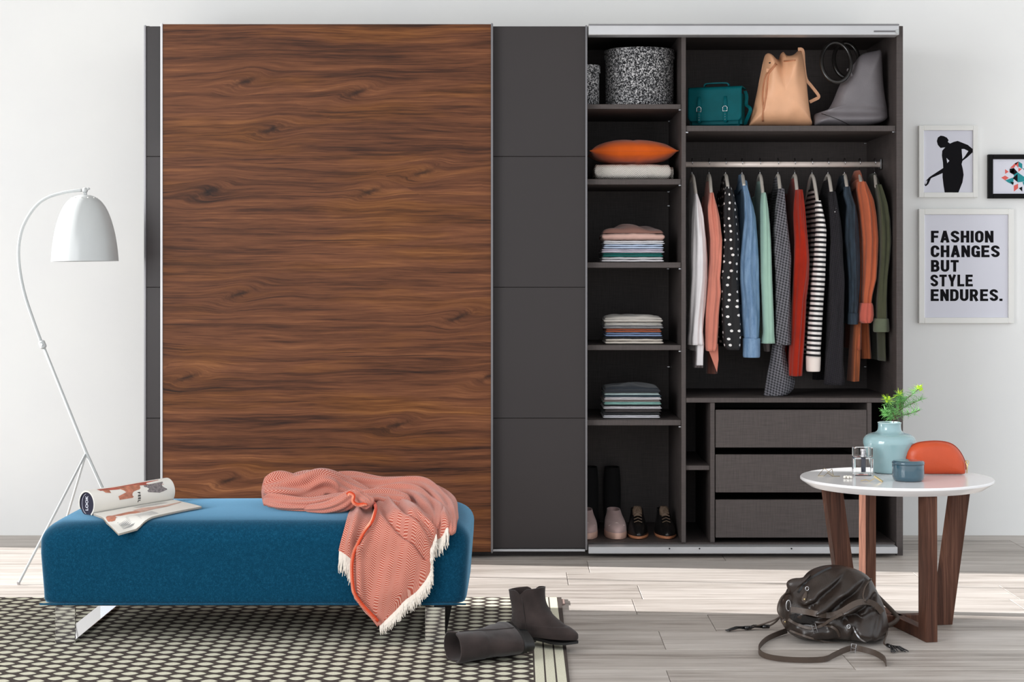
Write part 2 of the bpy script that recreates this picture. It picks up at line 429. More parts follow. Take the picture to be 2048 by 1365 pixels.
# ------------------------------------------------------------------ mesh building
class MB:
    def __init__(self):
        self.v, self.f, self.uv = [], [], {}
    def add(self, verts, faces, uvs=None):
        b = len(self.v)
        self.v += [Vector(p) for p in verts]
        for fc in faces:
            self.f.append(tuple(i + b for i in fc))
        if uvs:
            for i, u in enumerate(uvs): self.uv[b + i] = u
        return self
    def box(self, x0, x1, y0, y1, z0, z1, bev=0.0, mat=None, seg=1):
        if x0 > x1: x0, x1 = x1, x0
        if y0 > y1: y0, y1 = y1, y0
        if z0 > z1: z0, z1 = z1, z0
        bm = bmesh.new()
        bmesh.ops.create_cube(bm, size=1.0)
        for v in bm.verts:
            v.co = Vector(((x0 + x1) / 2 + v.co.x * (x1 - x0), (y0 + y1) / 2 + v.co.y * (y1 - y0), (z0 + z1) / 2 + v.co.z * (z1 - z0)))
        if bev > 0:
            bev = min(bev, 0.45 * min(x1 - x0, y1 - y0, z1 - z0))
            bmesh.ops.bevel(bm, geom=bm.edges[:], offset=bev, segments=seg, affect='EDGES')
        if mat is not None: bm.transform(mat)
        bm.verts.index_update()
        self.add([v.co.copy() for v in bm.verts], [tuple(v.index for v in f.verts) for f in bm.faces])
        bm.free()
        return self
    def grid(self, fn, nu, nv, closed_u=False, closed_v=False, uvfn=None):
        vs, uvs = [], []
        for j in range(nv):
            for i in range(nu):
                u = i / (nu if closed_u else nu - 1); v = j / (nv if closed_v else nv - 1)
                vs.append(fn(u, v))
                uvs.append(uvfn(u, v) if uvfn else (u, v))
        fs = []
        for j in range(nv if closed_v else nv - 1):
            for i in range(nu if closed_u else nu - 1):
                a = j * nu + i; b = j * nu + (i + 1) % nu
                c = ((j + 1) % nv) * nu + (i + 1) % nu; d = ((j + 1) % nv) * nu + i
                fs.append((a, b, c, d))
        return self.add(vs, fs, uvs)
    def loft(self, rings, cap0=True, cap1=True, uvscale=None):
        n = len(rings[0]); vs = [p for r in rings for p in r]; fs = []
        for j in range(len(rings) - 1):
            for i in range(n):
                fs.append((j * n + i, j * n + (i + 1) % n, (j + 1) * n + (i + 1) % n, (j + 1) * n + i))
        if cap0: fs.append(tuple(reversed(range(n))))
        if cap1: fs.append(tuple((len(rings) - 1) * n + i for i in range(n)))
        uvs = None
        if uvscale:
            uvs = [(i / n * uvscale[0], r[0].z) for r in rings for i in range(n)]
        return self.add(vs, fs, uvs)
    def lathe(self, prof, c, n=32):
        """prof: list of (r, z); closed ends where r=0"""
        c = Vector(c); rings = []
        for r, z in prof:
            rings.append([c + Vector((max(r, 1e-5) * math.cos(2 * PI * i / n), max(r, 1e-5) * math.sin(2 * PI * i / n), z)) for i in range(n)])
        return self.loft(rings, prof[0][0] > 0 and True, True)
    def tube(self, pts, r, n=8, flat=None, up=None, closed=False):
        """tube along pts; r number or list; flat=(a,b) gives elliptical/box half sizes (side, up)"""
        pts = [Vector(p) for p in pts]; rings = []
        L = len(pts)
        prev = None
        for i, p in enumerate(pts):
            if closed: t = pts[(i + 1) % L] - pts[(i - 1) % L]
            else: t = pts[min(i + 1, L - 1)] - pts[max(i - 1, 0)]
            t.normalize()
            if up is not None: u = Vector(up(i / max(1, L - 1)) if callable(up) else up)
            elif prev is not None: u = prev
            else: u = Vector((0, 0, 1)) if abs(t.z) < 0.9 else Vector((0, 1, 0))
            s = t.cross(u); s.normalize(); u = s.cross(t); u.normalize(); prev = u
            rr = r[i] if isinstance(r, (list, tuple)) else r
            a, b = (flat if flat else (rr, rr))
            if flat and isinstance(r, (list, tuple)): a, b = flat[0] * rr, flat[1] * rr
            rings.append([p + s * (a * math.cos(2 * PI * k / n + PI / n)) + u * (b * math.sin(2 * PI * k / n + PI / n)) for k in range(n)])
        if closed:
            rings.append(rings[0])
            return self.loft(rings, False, False)
        return self.loft(rings)
    def ribbon(self, pts, w, th, up):
        """strap of rectangular section; width w across, thickness th along up"""
        r2 = math.sqrt(2)
        return self.tube(pts, 1.0, n=4, flat=(w / 2 * r2, th / 2 * r2), up=up)
    def ball(self, c, r, n=12, m=8):
        c = Vector(c)
        rr = r if isinstance(r, (tuple, list)) else (r, r, r)
        rings = []
        for j in range(m + 1):
            a = PI * j / m - PI / 2
            k = max(math.cos(a), 1e-3)
            rings.append([c + Vector((rr[0] * k * math.cos(2 * PI * i / n), rr[1] * k * math.sin(2 * PI * i / n), rr[2] * math.sin(a))) for i in range(n)])
        return self.loft(rings)
    def poly(self, pts, th_vec):
        """prism from polygon pts extruded by th_vec"""
        n = len(pts); t = Vector(th_vec)
        vs = [Vector(p) for p in pts] + [Vector(p) + t for p in pts]
        fs = [tuple(range(n)), tuple(reversed(range(n, 2 * n)))] + [(i, n + i, n + (i + 1) % n, (i + 1) % n) for i in range(n)]
        return self.add(vs, fs)
    def xf(self, m):
        self.v = [m @ p for p in self.v]
        return self
    def disp(self, fn):
        self.v = [fn(p) for p in self.v]
        return self

def root_loc(o):
    v = Vector((0, 0, 0))
    while o is not None:
        v += o.location
        o = o.parent
    return v

def obj(name, mb, mat, parent=None, smooth=False, origin=None, angle=None, label=None, kind=None, solid=0.0, sub=0):
    me = bpy.data.meshes.new(name)
    base = root_loc(parent) if parent is not None else Vector((0, 0, 0))
    o_loc = Vector(origin) if (origin is not None and parent is None) else Vector((0, 0, 0))
    off = base + o_loc
    me.from_pydata([tuple(p - off) for p in mb.v], [], mb.f)
    me.validate(clean_customdata=False)
    if mb.uv:
        uvl = me.uv_layers.new(name='UVMap')
        for lp in me.loops:
            uvl.data[lp.index].uv = mb.uv.get(lp.vertex_index, (0, 0))
    bm = bmesh.new(); bm.from_mesh(me)
    bmesh.ops.recalc_face_normals(bm, faces=bm.faces[:])
    bm.to_mesh(me); bm.free()
    if smooth:
        me.shade_smooth()
        if angle: me.set_sharp_from_angle(angle=math.radians(angle))
    me.materials.append(mat)
    o = bpy.data.objects.new(name, me)
    COL.objects.link(o)
    o.location = o_loc
    if parent is not None: o.parent = parent
    if solid:
        md = o.modifiers.new('thickness', 'SOLIDIFY'); md.thickness = solid; md.offset = 0
    if sub:
        md = o.modifiers.new('subd', 'SUBSURF'); md.levels = sub; md.render_levels = sub
    if label: o['label'] = label
    if kind: o['kind'] = kind
    return o

def thing(name, label, cat, loc=(0, 0, 0), group=None):
    o = bpy.data.objects.new(name, None)
    o.empty_display_size = 0.05
    COL.objects.link(o)
    o.location = loc
    o['label'] = label; o['category'] = cat
    if group: o['group'] = group
    return o

def tag(o, label, cat, group=None):
    o['label'] = label; o['category'] = cat
    if group: o['group'] = group
    return o

def struct(name, mb, mat, parent=None, **kw):
    o = obj(name, mb, mat, parent, **kw)
    if parent is None: o['kind'] = 'structure'
    return o

def spline(pts, n):
    """Catmull-Rom through tuples of any length"""
    pts = [tuple(p) for p in pts]; out = []; L = len(pts) - 1
    for k in range(n):
        t = k / (n - 1) * L; i = min(int(t), L - 1); f = t - i
        p0, p1, p2, p3 = pts[max(i - 1, 0)], pts[i], pts[i + 1], pts[min(i + 2, L)]
        out.append(tuple(0.5 * ((2 * b) + (-a + c) * f + (2 * a - 5 * b + 4 * c - d) * f * f + (-a + 3 * b - 3 * c + d) * f ** 3) for a, b, c, d in zip(p0, p1, p2, p3)))
    return out

def interp(tab, x):
    """piecewise linear: tab=[(x, a, b..)]"""
    if x <= tab[0][0]: return tab[0][1:]
    for a, b in zip(tab, tab[1:]):
        if x <= b[0]:
            f = (x - a[0]) / (b[0] - a[0])
            return tuple(p + (q - p) * f for p, q in zip(a[1:], b[1:]))
    return tab[-1][1:]

def sm(a, b, x):
    t = max(0.0, min(1.0, (x - a) / (b - a)))
    return t * t * (3 - 2 * t)

def nz(x, y, z=0.0): return noise.noise(Vector((x, y, z)))

def inflate(outline, center, depth, n=96, m=12, p=2.2, q=2.0, zfloor=None, dfn=None, back=1.0):
    """pillow-like solid: outline = 3D points of a closed loop, bulged along -Y/+Y by depth"""
    out = []
    per = outline + [outline[0]]
    lens = [0]
    for a, b in zip(per, per[1:]): lens.append(lens[-1] + (Vector(b) - Vector(a)).length)
    for k in range(n):
        t = k / n * lens[-1]
        for i in range(len(per) - 1):
            if t <= lens[i + 1]:
                f = (t - lens[i]) / max(1e-9, lens[i + 1] - lens[i])
                out.append(Vector(per[i]).lerp(Vector(per[i + 1]), f)); break
    for _ in range(1):
        out = [(out[i - 1] + out[i] * 2 + out[(i + 1) % n]) / 4 for i in range(n)]
    c = Vector(center)
    rings = []
    for j in range(m, -m - 1, -1):
        s = abs(j) / m
        r = math.cos(s * PI / 2) ** (2.0 / p) if s < 1 else 0.004
        d = math.sin(s * PI / 2) ** (2.0 / q) * depth
        sg = -1 if j > 0 else back
        ring = []
        for pt in out:
            w = c + (pt - c) * r
            w = w + Vector((0, sg * d, 0))
            if dfn: w = w + dfn(w, s, sg)
            if zfloor is not None and w.z < zfloor: w.z = zfloor
            ring.append(w)
        rings.append(ring)
    mb = MB(); mb.loft(rings)
    return mb
# ================================================================== SETTING
WY = 0.62
mb = MB().box(-3.5, 3.8, WY, WY + 0.12, -0.05, 2.9)
struct('wall_back', mb, M['wall'])
WLX = -3.45
mb = MB()
mb.box(WLX - 0.15, WLX, 0.40, WY, 0, 2.9); mb.box(WLX - 0.15, WLX, -3.0, -0.80, 0, 2.9); mb.box(WLX - 0.15, WLX, -0.80, 0.40, 2.35, 2.9)
struct('wall_left', mb, M['wall'])
mb = MB()
for a, b in ((-0.80, -0.76), (0.36, 0.40)):
    mb.box(WLX - 0.10, WLX - 0.04, a, b, 0, 2.35, 0.004)
mb.box(WLX - 0.10, WLX - 0.04, -0.76, 0.36, 2.31, 2.35, 0.004)
struct('window_1', mb, M['white_paint'])
struct('ceiling', MB().box(-3.6, 3.8, -3.2, WY + 0.12, 2.9, 3.0), M['wall'])
floor = struct('floor', MB().box(-4.2, 4.4, -9.0, WY + 0.12, -0.06, -0.012), M['floor'])
# planks: 0.271 m wide rows, joints as measured on the floor in the photo
y_far = WY; rows = []
y0 = -0.67 + 0.271 * 4
while y0 > -3.3:
    rows.append((max(y0 - 0.271, -4), min(y0, WY - 0.0005))); y0 -= 0.271
row_joint = {}   # X of one end joint in a row, read off the photo
def joint_x(px, y): return XW(px, y)
known = {7: joint_x(1292, -0.94), 6: 0.62, 8: 0.95, 9: joint_x(1310, -1.62), 10: joint_x(1336, -1.9), 5: joint_x(1250, -0.55)}
rnd = random.Random(3)
for k, (a, b) in enumerate(rows):
    if b - a < 0.02: continue
    L = 1.29
    j0 = known.get(k, rnd.uniform(-1, 1))
    x = j0 - L * 4
    while x < 3.8:
        xa, xb = max(x, -3.45), min(x + L, 3.75)
        if xb - xa > 0.05:
            pl = MB().box(xa + 0.0008, xb - 0.0008, a + 0.0008, b - 0.0008, -0.0119, rnd.uniform(-0.0005, 0.0), 0.0012)
            obj('plank', pl, M['floor'], floor)
        x += L

# ================================================================== WARDROBE
ward = thing('sliding_door_wardrobe', 'wide charcoal wardrobe with walnut sliding door, open at the right', 'wardrobe', (0.02, 0.3, 0))
def wp(name, px0, px1, py0, py1, ya, yb, m='linen', bev=0.001, Y=0.0, parent=None, label=None):
    return obj(name, MB().box(XW(px0, Y), XW(px1, Y), ya, yb, ZW(py1, Y), ZW(py0, Y), bev), M[m], parent or ward, label=label)
YB = 0.595          # inner face of back panel
wp('back_panel', 290, 1806, 54, 1108, YB, 0.615)
wp('side_panel', 1793, 1806, 52, 1112, 0.0, 0.61)
wp('side_panel', 289, 299, 52, 1112, 0.0, 0.61)
wp('top_panel', 300, 1792, 53, 62, 0.0, YB - 0.001)
wp('base_panel', 300, 1792, 1087, 1096, 0.012, YB - 0.001)
wp('plinth', 300, 1792, 1103.5, 1112, 0.005, 0.03)
wp('partition', 1363, 1372, 63, 1086.5, 0.004, YB - 0.001)
wp('partition', 1120, 1129, 63, 1086.5, 0.004, YB - 0.001)
wp('partition', 700, 709, 63, 1086.5, 0.004, YB - 0.001)
SH = [(208, 217.5), (358, 369), (525, 536), (691, 701), (841, 852)]
for a, b in SH: wp('shelf', 1129.5, 1362.5, a, b, 0.012, YB - 0.002)
wp('shelf', 1372.5, 1792.5, 251, 262, 0.012, YB - 0.002)
wp('shelf', 1372.5, 1792.5, 796.5, 806, 0.006, YB - 0.002)
wp('partition', 1421, 1430, 806.5, 1086.5, 0.008, YB - 0.002)
wp('partition', 1735, 1744, 806.5, 1086.5, 0.008, YB - 0.002)
wp('shelf', 1372.5, 1420.5, 933, 942, 0.02, YB - 0.002)
# header rail and bottom track
hd = MB().box(XW(1175.5), XW(1790), -0.075, -0.001, ZW(75), ZW(52.5), 0.002)
o = obj('header_rail', hd, M['alu'], ward, label='satin aluminium rail across the top')
g = MB().box(XW(1176), XW(1790), -0.078, -0.0755, ZW(56.5), ZW(54), 0.0003)
obj('rail_lip', g, M['alu_dark'], o)
g = MB().box(XW(1740), XW(1782), -0.0785, -0.0755, ZW(69.5), ZW(66.5), 0.001); obj('soft_close_slot', g, M['alu_dark'], o)
g = MB().box(XW(1783), XW(1789.5), -0.081, -0.0755, ZW(72.5), ZW(64.5), 0.002); obj('end_stop', g, M['white_metal'], o)
tr = MB().box(XW(1175.5), XW(1788), -0.068, 0.0, ZW(1103), ZW(1089.5), 0.002)
o = obj('bottom_track', tr, M['alu'], ward, label='satin aluminium track along the bottom')
for px in (1339, 1399, 1583):
    c = P(px, 1098, -0.069)
    mb = MB(); mb.tube([c, c + Vector((0, -0.003, 0))], 0.003, 8); obj('screw', mb, M['void'], o)
# shelf pegs
for px, py, Y in ((1361, 220, 0.03), (1361, 371, 0.03), (1361, 538, 0.03), (1361, 703, 0.03), (1361, 854, 0.03), (1375, 265, 0.03), (1788, 264, 0.03),
                  (1345, 233, 0.4), (1339, 243, 0.55), (1338, 384, 0.5), (1338, 412, 0.5), (1337, 538, 0.5), (1338, 734, 0.5), (1366 + 365, 287, 0.5), (1731, 734, 0.5)):
    c = P(px, py, Y)
    mb = MB().box(c.x - 0.008, c.x + 0.003, c.y - 0.004, c.y + 0.004, c.z - 0.003, c.z + 0.003, 0.001)
    obj('shelf_peg', mb, M['steel'], ward)
# drawers
for i, (a, b) in enumerate(((820.5, 896), (910, 986), (1000.5, 1076.5))):
    x0, x1 = XW(1431.5), XW(1734)
    z0, z1 = ZW(b), ZW(a)
    dr = obj('drawer', MB().box(x0 + 0.006, x1 - 0.006, 0.03, 0.52, z0 + 0.004, z1 - 0.03, 0.001), M['linen'], ward)
    fr = MB().box(x0, x1, 0.004, 0.022, z0, z1, 0.0015)
    obj('drawer_front', fr, M['linen'], dr)
# rod
rz = 1.564
mb = MB(); mb.tube([(XW(1372.6), 0.28, rz), (XW(1792.5), 0.28, rz)], 1.0, 16, flat=(0.0075, 0.0115))
rod = obj('hanging_rail', mb, M['rod'], ward, smooth=True, label='satin steel clothes rail')
for px, sg in ((1373, 1), (1791, -1)):
    x = XW(px)
    mb = MB().box(x, x + sg * 0.006, 0.262, 0.298, rz - 0.02, rz + 0.022, 0.002); obj('rail_bracket', mb, M['steel'], rod)

# doors -----------------------------------------------------------
def grey_door(px0, px1, label):
    Y = -0.045
    x0, x1 = XW(px0, Y), XW(px1, Y); zt, zb = ZW(52, Y), ZW(1099, Y)
    base = obj('sliding_door', MB().box(x0 + 0.004, x1 - 0.004, -0.036, -0.024, zb, zt, 0.001), M['void'], ward, label=label)
    cuts = [52.5, 313, 575, 837, 1098]
    for a, b in zip(cuts, cuts[1:]):
        obj('door_panel', MB().box(x0 + 0.005, x1 - 0.005, -0.043, -0.0365, ZW(b, Y) + 0.0009, ZW(a, Y) - 0.0009, 0.0007), M['door_grey'], base)
    for s in (x0, x1 - 0.0075):
        obj('edge_profile', MB().box(s, s + 0.0075, -0.052, -0.020, zb - 0.004, zt + 0.003, 0.002, seg=2), M['alu_dark'], base)
    obj('bottom_profile', MB().box(x0 + 0.0085, x1 - 0.0085, -0.050, -0.03, ZW(1103.5, Y), ZW(1099, Y), 0.001), M['alu'], base)
    return base
grey_door(288.5, 800, 'charcoal sliding door at the far left, mostly behind the walnut one')
grey_door(760 + 43, 1174.5, 'charcoal sliding door with four stacked panels right of the walnut one')
Y = -0.09
x0, x1 = XW(321, Y), XW(986, Y); zt, zb = ZW(48, Y), ZW(1105, Y)
wd = obj('sliding_door', MB().box(x0 + 0.006, x1 - 0.006, -0.086, -0.062, zb, zt, 0.001), M['walnut'], ward, label='walnut sliding door with horizontal grain')
for s, mm in ((x0, 'alu'), (x1 - 0.008, 'alu_dark')):
    obj('edge_profile', MB().box(s, s + 0.008, -0.094, -0.058, zb - 0.004, zt + 0.004, 0.0025, seg=2), M[mm], wd)

# ================================================================== RUG
RX = 0.150
rz_ = 0.007
rug_c = Vector((RX, -0.945, 0))
mb = MB()
def rugf(u, v):
    return Vector((RX - 2.45 * (1 - u) - 0.012 * v, -0.945 - 1.75 * v, rz_ + 0.0008 * nz(u * 20, v * 14)))
mb.grid(rugf, 60, 40)
def rugb(u, v):
    p = rugf(u, v); return Vector((p.x, p.y, 0.0005))
mb.grid(rugb, 60, 40)
for fn in (lambda t: (t, 0), lambda t: (t, 1), lambda t: (0, t), lambda t: (1, t)):
    top = [rugf(*fn(i / 40)) for i in range(41)]; bot = [rugb(*fn(i / 40)) for i in range(41)]
    mb.add(top + bot, [(i, i + 1, 42 + i, 41 + i) for i in range(40)])
rug = thing('patterned_rug', 'flat brown rug with cream lens pattern and striped border under the bench', 'rug', rug_c)
obj('rug_weave', mb, M['rug'], rug, smooth=True, angle=40)
c = P(1126, 1212, -0.99)
mb = MB().box(RX - 0.006, RX + 0.010, -1.055, -0.975, 0.0008, 0.006, 0.001); obj('label_tab', mb, plain('brown_label', (150, 128, 120), 0.7), rug, label='small brown label tab')

# ================================================================== BENCH
BX0, BX1, BYF, BYB, BZ0, BZT = -1.440, -0.142, -1.715, -1.09, 0.122, 0.372
bench = thing('upholstered_bench', 'long blue wool bench on chrome sled legs in front of the wardrobe', 'bench', ((BX0 + BX1) / 2, (BYF + BYB) / 2, rz_))
def bench_surf():
    # superellipse plan loft: rings from bottom centre up over the crown
    cx, cy = (BX0 + BX1) / 2, (BYF + BYB) / 2; hx, hy = (BX1 - BX0) / 2, (BYB - BYF) / 2
    def ring(sx, sy, z, e, crown=0.0):
        out = []; N = 96
        for i in range(N):
            a = 2 * PI * i / N
            c, s = math.cos(a), math.sin(a)
            x = sx * math.copysign(abs(c) ** (2 / e), c); y = sy * math.copysign(abs(s) ** (2 / e), s)
            zz = z + crown * (1 - (abs(x) / hx) ** 2.5) * (1 - (abs(y) / hy) ** 2.5)
            out.append(Vector((cx + x, cy + y, zz)))
        return out
    rings = [ring(hx * 0.5, hy * 0.5, BZ0 + 0.002, 8), ring(hx - 0.03, hy - 0.03, BZ0, 14), ring(hx - 0.016, hy - 0.009, BZ0 + 0.004, 16), ring(hx - 0.012, hy - 0.005, BZ0 + 0.014, 16)]
    for k in range(1, 7):
        t = k / 7
        rings.append(ring(hx - 0.012 + 0.012 * t, hy - 0.004 + 0.004 * math.sin(t * PI / 2), BZ0 + 0.014 + 0.16 * t, 15))
    R = 0.062
    for k in range(0, 10):
        a = k / 9 * PI / 2
        rings.append(ring(hx - R * (1 - math.cos(a)) * 1.15, hy - R * (1 - math.cos(a)), BZT - R - 0.004 + R * math.sin(a) * 0.95, 13 - 3 * k / 9, 0.016 * k / 9))
    for f in (0.8, 0.6, 0.4, 0.2, 0.05):
        rings.append(ring((hx - R * 1.15) * f, (hy - R) * f, BZT - 0.007, 9, 0.017))
    m_ = MB(); m_.loft(rings); return m_
seat = obj('seat', bench_surf(), M['bench'], bench, smooth=True)
mb = MB()
mb.tube([(BX0 + 0.012 + (BX1 - BX0 - 0.024) * i / 20, BYF + 0.008, BZ0 + 0.003) for i in range(21)], 0.0028, 6)
obj('piping', mb, M['bench'], seat, smooth=True)
obj('underside_board', MB().box(BX0 + 0.04, BX1 - 0.04, BYF + 0.03, BYB - 0.03, BZ0 - 0.006, BZ0 - 0.0005, 0.001), M['void'], bench)
for xa in (-1.383, -0.2765):
    xb = xa + 0.06; t = 0.009; yf, yb = BYF + 0.012, BYB - 0.03
    mb = MB()
    z0, z1 = rz_ + 0.0012, BZ0 - 0.0065
    mb.box(xa, xb, yf, yf + t, z0, z1, 0.0008); mb.box(xa, xb, yf + t, yb - t, z0, z0 + t, 0.0006); mb.box(xa, xb, yb - t, yb, z0, z1, 0.0008)
    obj('leg', mb, M['chrome'], bench)
def bench_top(x, y):
    """height of the seat top at a point"""
    cx, cy = (BX0 + BX1) / 2, (BYF + BYB) / 2; hx, hy = (BX1 - BX0) / 2, (BYB - BYF) / 2
    R = 0.062
    fx = min(1, abs(x - cx) / hx); fy = min(1, abs(y - cy) / hy)
    z = BZT - 0.007 + 0.016 * (1 - fx ** 2.5) * (1 - fy ** 2.5)
    e = hy - abs(y - cy)
    if e < R: z -= R * 0.95 * (1 - math.sqrt(max(0, 1 - ((R - e) / R) ** 2)))
    return z
# ================================================================== THROW BLANKET
throw = thing('throw_blanket', 'coral herringbone throw with cream fringe slung over the blue bench', 'blanket', P(760, 1000, -1.4))
OFF = 0.013
def drape(s, off=OFF, free_z=BZ0):
    """profile over the front edge: s<0 on top, s>0 round the edge and down the front"""
    R = 0.062 + off
    yc, zc = BYF + 0.062, BZT - 0.007 + 0.016 * 0.2 - 0.062 + 0.004
    if s < 0:
        k = min(1, -s / 0.2)
        return yc - s, zc + R + 0.010 * k
    a = s / R
    if a < PI / 2: return yc - R * math.sin(a), zc + R * math.cos(a)
    d = s - R * PI / 2
    return yc - R - 0.003 * math.sin(min(1, d / 0.2) * PI), zc - d
def s_for_py(py, off=OFF):
    lo, hi = -0.5, 0.6
    for _ in range(40):
        m = (lo + hi) / 2
        y, z = drape(m, off)
        v = CY + (CH - z) * F / (D + y)
        if v < py: lo = m
        else: hi = m
    return (lo + hi) / 2
def hang_panel(left, right, py0, py1, off, fold, nu=46, nv=80, th=0.0032, name='blanket_panel', uoff=0.0, uvrot=0.35):
    S0 = s_for_py(py0, off)
    def fn(u, v, add=0.0):
        py = py0 + (py1 - py0) * v
        s = s_for_py(py, off)
        xl, = interp(left, py); xr, = interp(right, py)
        px = xl + (xr - xl) * u
        e = math.sin(min(1, u * 8) * PI / 2) * math.sin(min(1, (1 - u) * 8) * PI / 2)
        dd = fold(px, py, u, v) * 1.25 * (0.35 + 0.65 * e) + add
        y, z = drape(s, off)
        y2, z2 = drape(s, off + 0.01)
        ny, nz_ = (y2 - y) / 0.01, (z2 - z) / 0.01
        Lx = (px - CX) * (D + y) / F
        return Vector((Lx, y + ny * dd, z + nz_ * dd))
    def uvf(u, v):
        py = py0 + (py1 - py0) * v
        xl, = interp(left, py); xr, = interp(right, py)
        X = (xl + (xr - xl) * u) / 660; S = s_for_py(py, off)
        return (X * math.cos(uvrot) - S * math.sin(uvrot) * 0.3 + uoff, S * math.cos(0) + X * 0.25)
    mb = MB(); mb.grid(fn, nu, nv, uvfn=uvf)
    # lay the weave by true cloth length, so folds do not stretch it
    for j in range(nv):
        a = mb.v[j * nu].x
        for i in range(nu):
            if i: a += (mb.v[j * nu + i] - mb.v[j * nu + i - 1]).length
            b = mb.uv[(j - 1) * nu + i][2] + (mb.v[j * nu + i] - mb.v[(j - 1) * nu + i]).length if j else 0.0
            mb.uv[j * nu + i] = (a, 0, b)
    bb = [[mb.uv[j * nu + i][2] for i in range(nu)] for j in range(nv)]
    for _ in range(24):      # even out along each row
        bb = [[(r_[max(i - 1, 0)] + 2 * r_[i] + r_[min(i + 1, nu - 1)]) / 4 for i in range(nu)] for r_ in bb]
    for j in range(nv):
        for i in range(nu): mb.uv[j * nu + i] = (mb.v[j * nu + i].x, 0, bb[j][i])
    for kk, q in list(mb.uv.items()): mb.uv[kk] = (q[0] * math.cos(uvrot * 0.4) + q[2] * math.sin(uvrot * 0.4) + uoff, q[2])
    o = obj(name, mb, M['herring'], throw, smooth=True, solid=th)
    return fn, o
def ridge(px, py, x0, y0, x1, y1, w, h):
    """cloth fold along the line (photo px) of half width w px"""
    dx, dy = x1 - x0, y1 - y0; L2 = dx * dx + dy * dy
    t = ((px - x0) * dx + (py - y0) * dy) / L2
    tt = max(0, min(1, t))
    d = math.hypot(px - x0 - tt * dx, py - y0 - tt * dy)
    return h * math.exp(-(d / w) ** 2)
def fold_main(px, py, u, v):
    f = ridge(px, py, 755, 985, 862, 1110, 8, 0.017) + ridge(px, py, 790, 990, 868, 1070, 9, 0.017) + ridge(px, py, 752, 1018, 716, 1120, 9, 0.020)
    f += ridge(px, py, 716, 1120, 722, 1200, 8, 0.010) + ridge(px, py, 840, 1080, 800, 1200, 22, 0.012) + ridge(px, py, 775, 1040, 760, 1200, 20, 0.008)
    f -= ridge(px, py, 742, 1005, 850, 1118, 5, 0.012) - ridge(px, py, 800, 1010, 862, 1090, 5, 0.010)
    return f + 0.005 * nz(px / 26, py / 40, 1.3) + 0.004 * math.sin((px * 0.8 + py * 0.25) / 9)
Lm = [(985, 722), (1005, 740), (1015, 749), (1030, 752), (1045, 749), (1060, 743), (1080, 731), (1095, 722), (1110, 713), (1130, 705), (1150, 704), (1170, 704), (1200, 709), (1225, 731), (1240, 744), (1256, 756)]
Rm = [(985, 840), (1005, 858), (1025, 868), (1045, 873), (1075, 874), (1090, 868), (1110, 863), (1130, 864), (1148, 862), (1165, 853), (1185, 836), (1205, 812), (1230, 786), (1256, 759)]
fnL = hang_panel([(1000, 712), (1030, 696), (1060, 688), (1085, 681), (1102, 677), (1132, 697)], [(1000, 740), (1030, 748), (1060, 738), (1085, 724), (1110, 712), (1132, 706)], 1000, 1132, OFF * 0.4, lambda px, py, u, v: ridge(px, py, 722, 1005, 700, 1100, 8, 0.016), nu=20, nv=36, name='blanket_flap', uoff=0.4)[0]
fnR = hang_panel([(985, 830), (1100, 850)], [(985, 893), (1000, 899), (1020, 905), (1045, 908), (1060, 905), (1078, 899), (1090, 878)], 985, 1090, OFF * 0.5, lambda px, py, u, v: ridge(px, py, 880, 990, 897, 1080, 9, 0.016), nu=22, nv=36, name='blanket_flap', uoff=0.9)[0]
fnM, mainp = hang_panel(Lm, Rm, 985, 1256, OFF, fold_main)

# bunched part lying on the seat: thick folded rolls
def roll(path, n=90, m=64, folds=5, amp=0.20, seed=0.0, uoff=0.0, twist=1.2, name='blanket_fold'):
    """path: (px, py, Y, half width m, half height m) of the roll's centre line"""
    pts = spline(path, n)
    C = [P(p[0], p[1], p[2]) for p in pts]
    mb = MB(); vs = []; uvs = []
    L = 0.0
    for j in range(n):
        t = (C[min(j + 1, n - 1)] - C[max(j - 1, 0)]).normalized()
        side = Vector((t.y, -t.x, 0)); 
        if side.length < 1e-3: side = Vector((0, -1, 0))
        side.normalize(); up = Vector((0, 0, 1)) if abs(t.z) < 0.8 else Vector((0, -1, 0)); up = (up - t * up.dot(t)).normalized()
        if j: L += (C[j] - C[j - 1]).length
        for i in range(m):
            a = 2 * PI * i / m
            w, h = pts[j][3], pts[j][4]
            ff = 1 + amp * math.sin(folds * a + twist * L * 9 + seed) * (0.6 + 0.4 * math.sin(L * 14 + seed)) + 0.10 * math.sin((folds * 2 + 1) * a - L * 17 + seed * 2) + 0.16 * nz(math.cos(a) * 1.3 + seed, math.sin(a) * 1.3, L * 7)
            endk = math.sqrt(max(0.02, min(1, min(j, n - 1 - j) / (n * 0.06))))
            p = C[j] + (side * math.cos(a) * w + up * math.sin(a) * h) * ff * endk
            zt = bench_top(p.x, p.y) + 0.004
            if BYF < p.y and p.z < zt: p.z = zt
            if p.y <= BYF + 0.004 and p.z < BZT: pass
            vs.append(p); uvs.append((a / (2 * PI) * 0.42 + uoff, L))
    fs = [(j * m + i, j * m + (i + 1) % m, (j + 1) * m + (i + 1) % m, (j + 1) * m + i) for j in range(n - 1) for i in range(m)]
    fs += [tuple(reversed(range(m))), tuple((n - 1) * m + i for i in range(m))]
    mb.add(vs, fs, uvs)
    return obj(name, mb, M['herring'], throw, smooth=True)
roll([(523, 984, -1.43, 0.030, 0.030), (545, 984, -1.42, 0.055, 0.046), (590, 984, -1.38, 0.075, 0.050), (640, 972, -1.34, 0.085, 0.056), (685, 986, -1.33, 0.075, 0.044), (730, 1000, -1.36, 0.05, 0.032), (770, 1006, -1.42, 0.03, 0.020)], folds=4, amp=0.24, seed=0.6, twist=2.4)
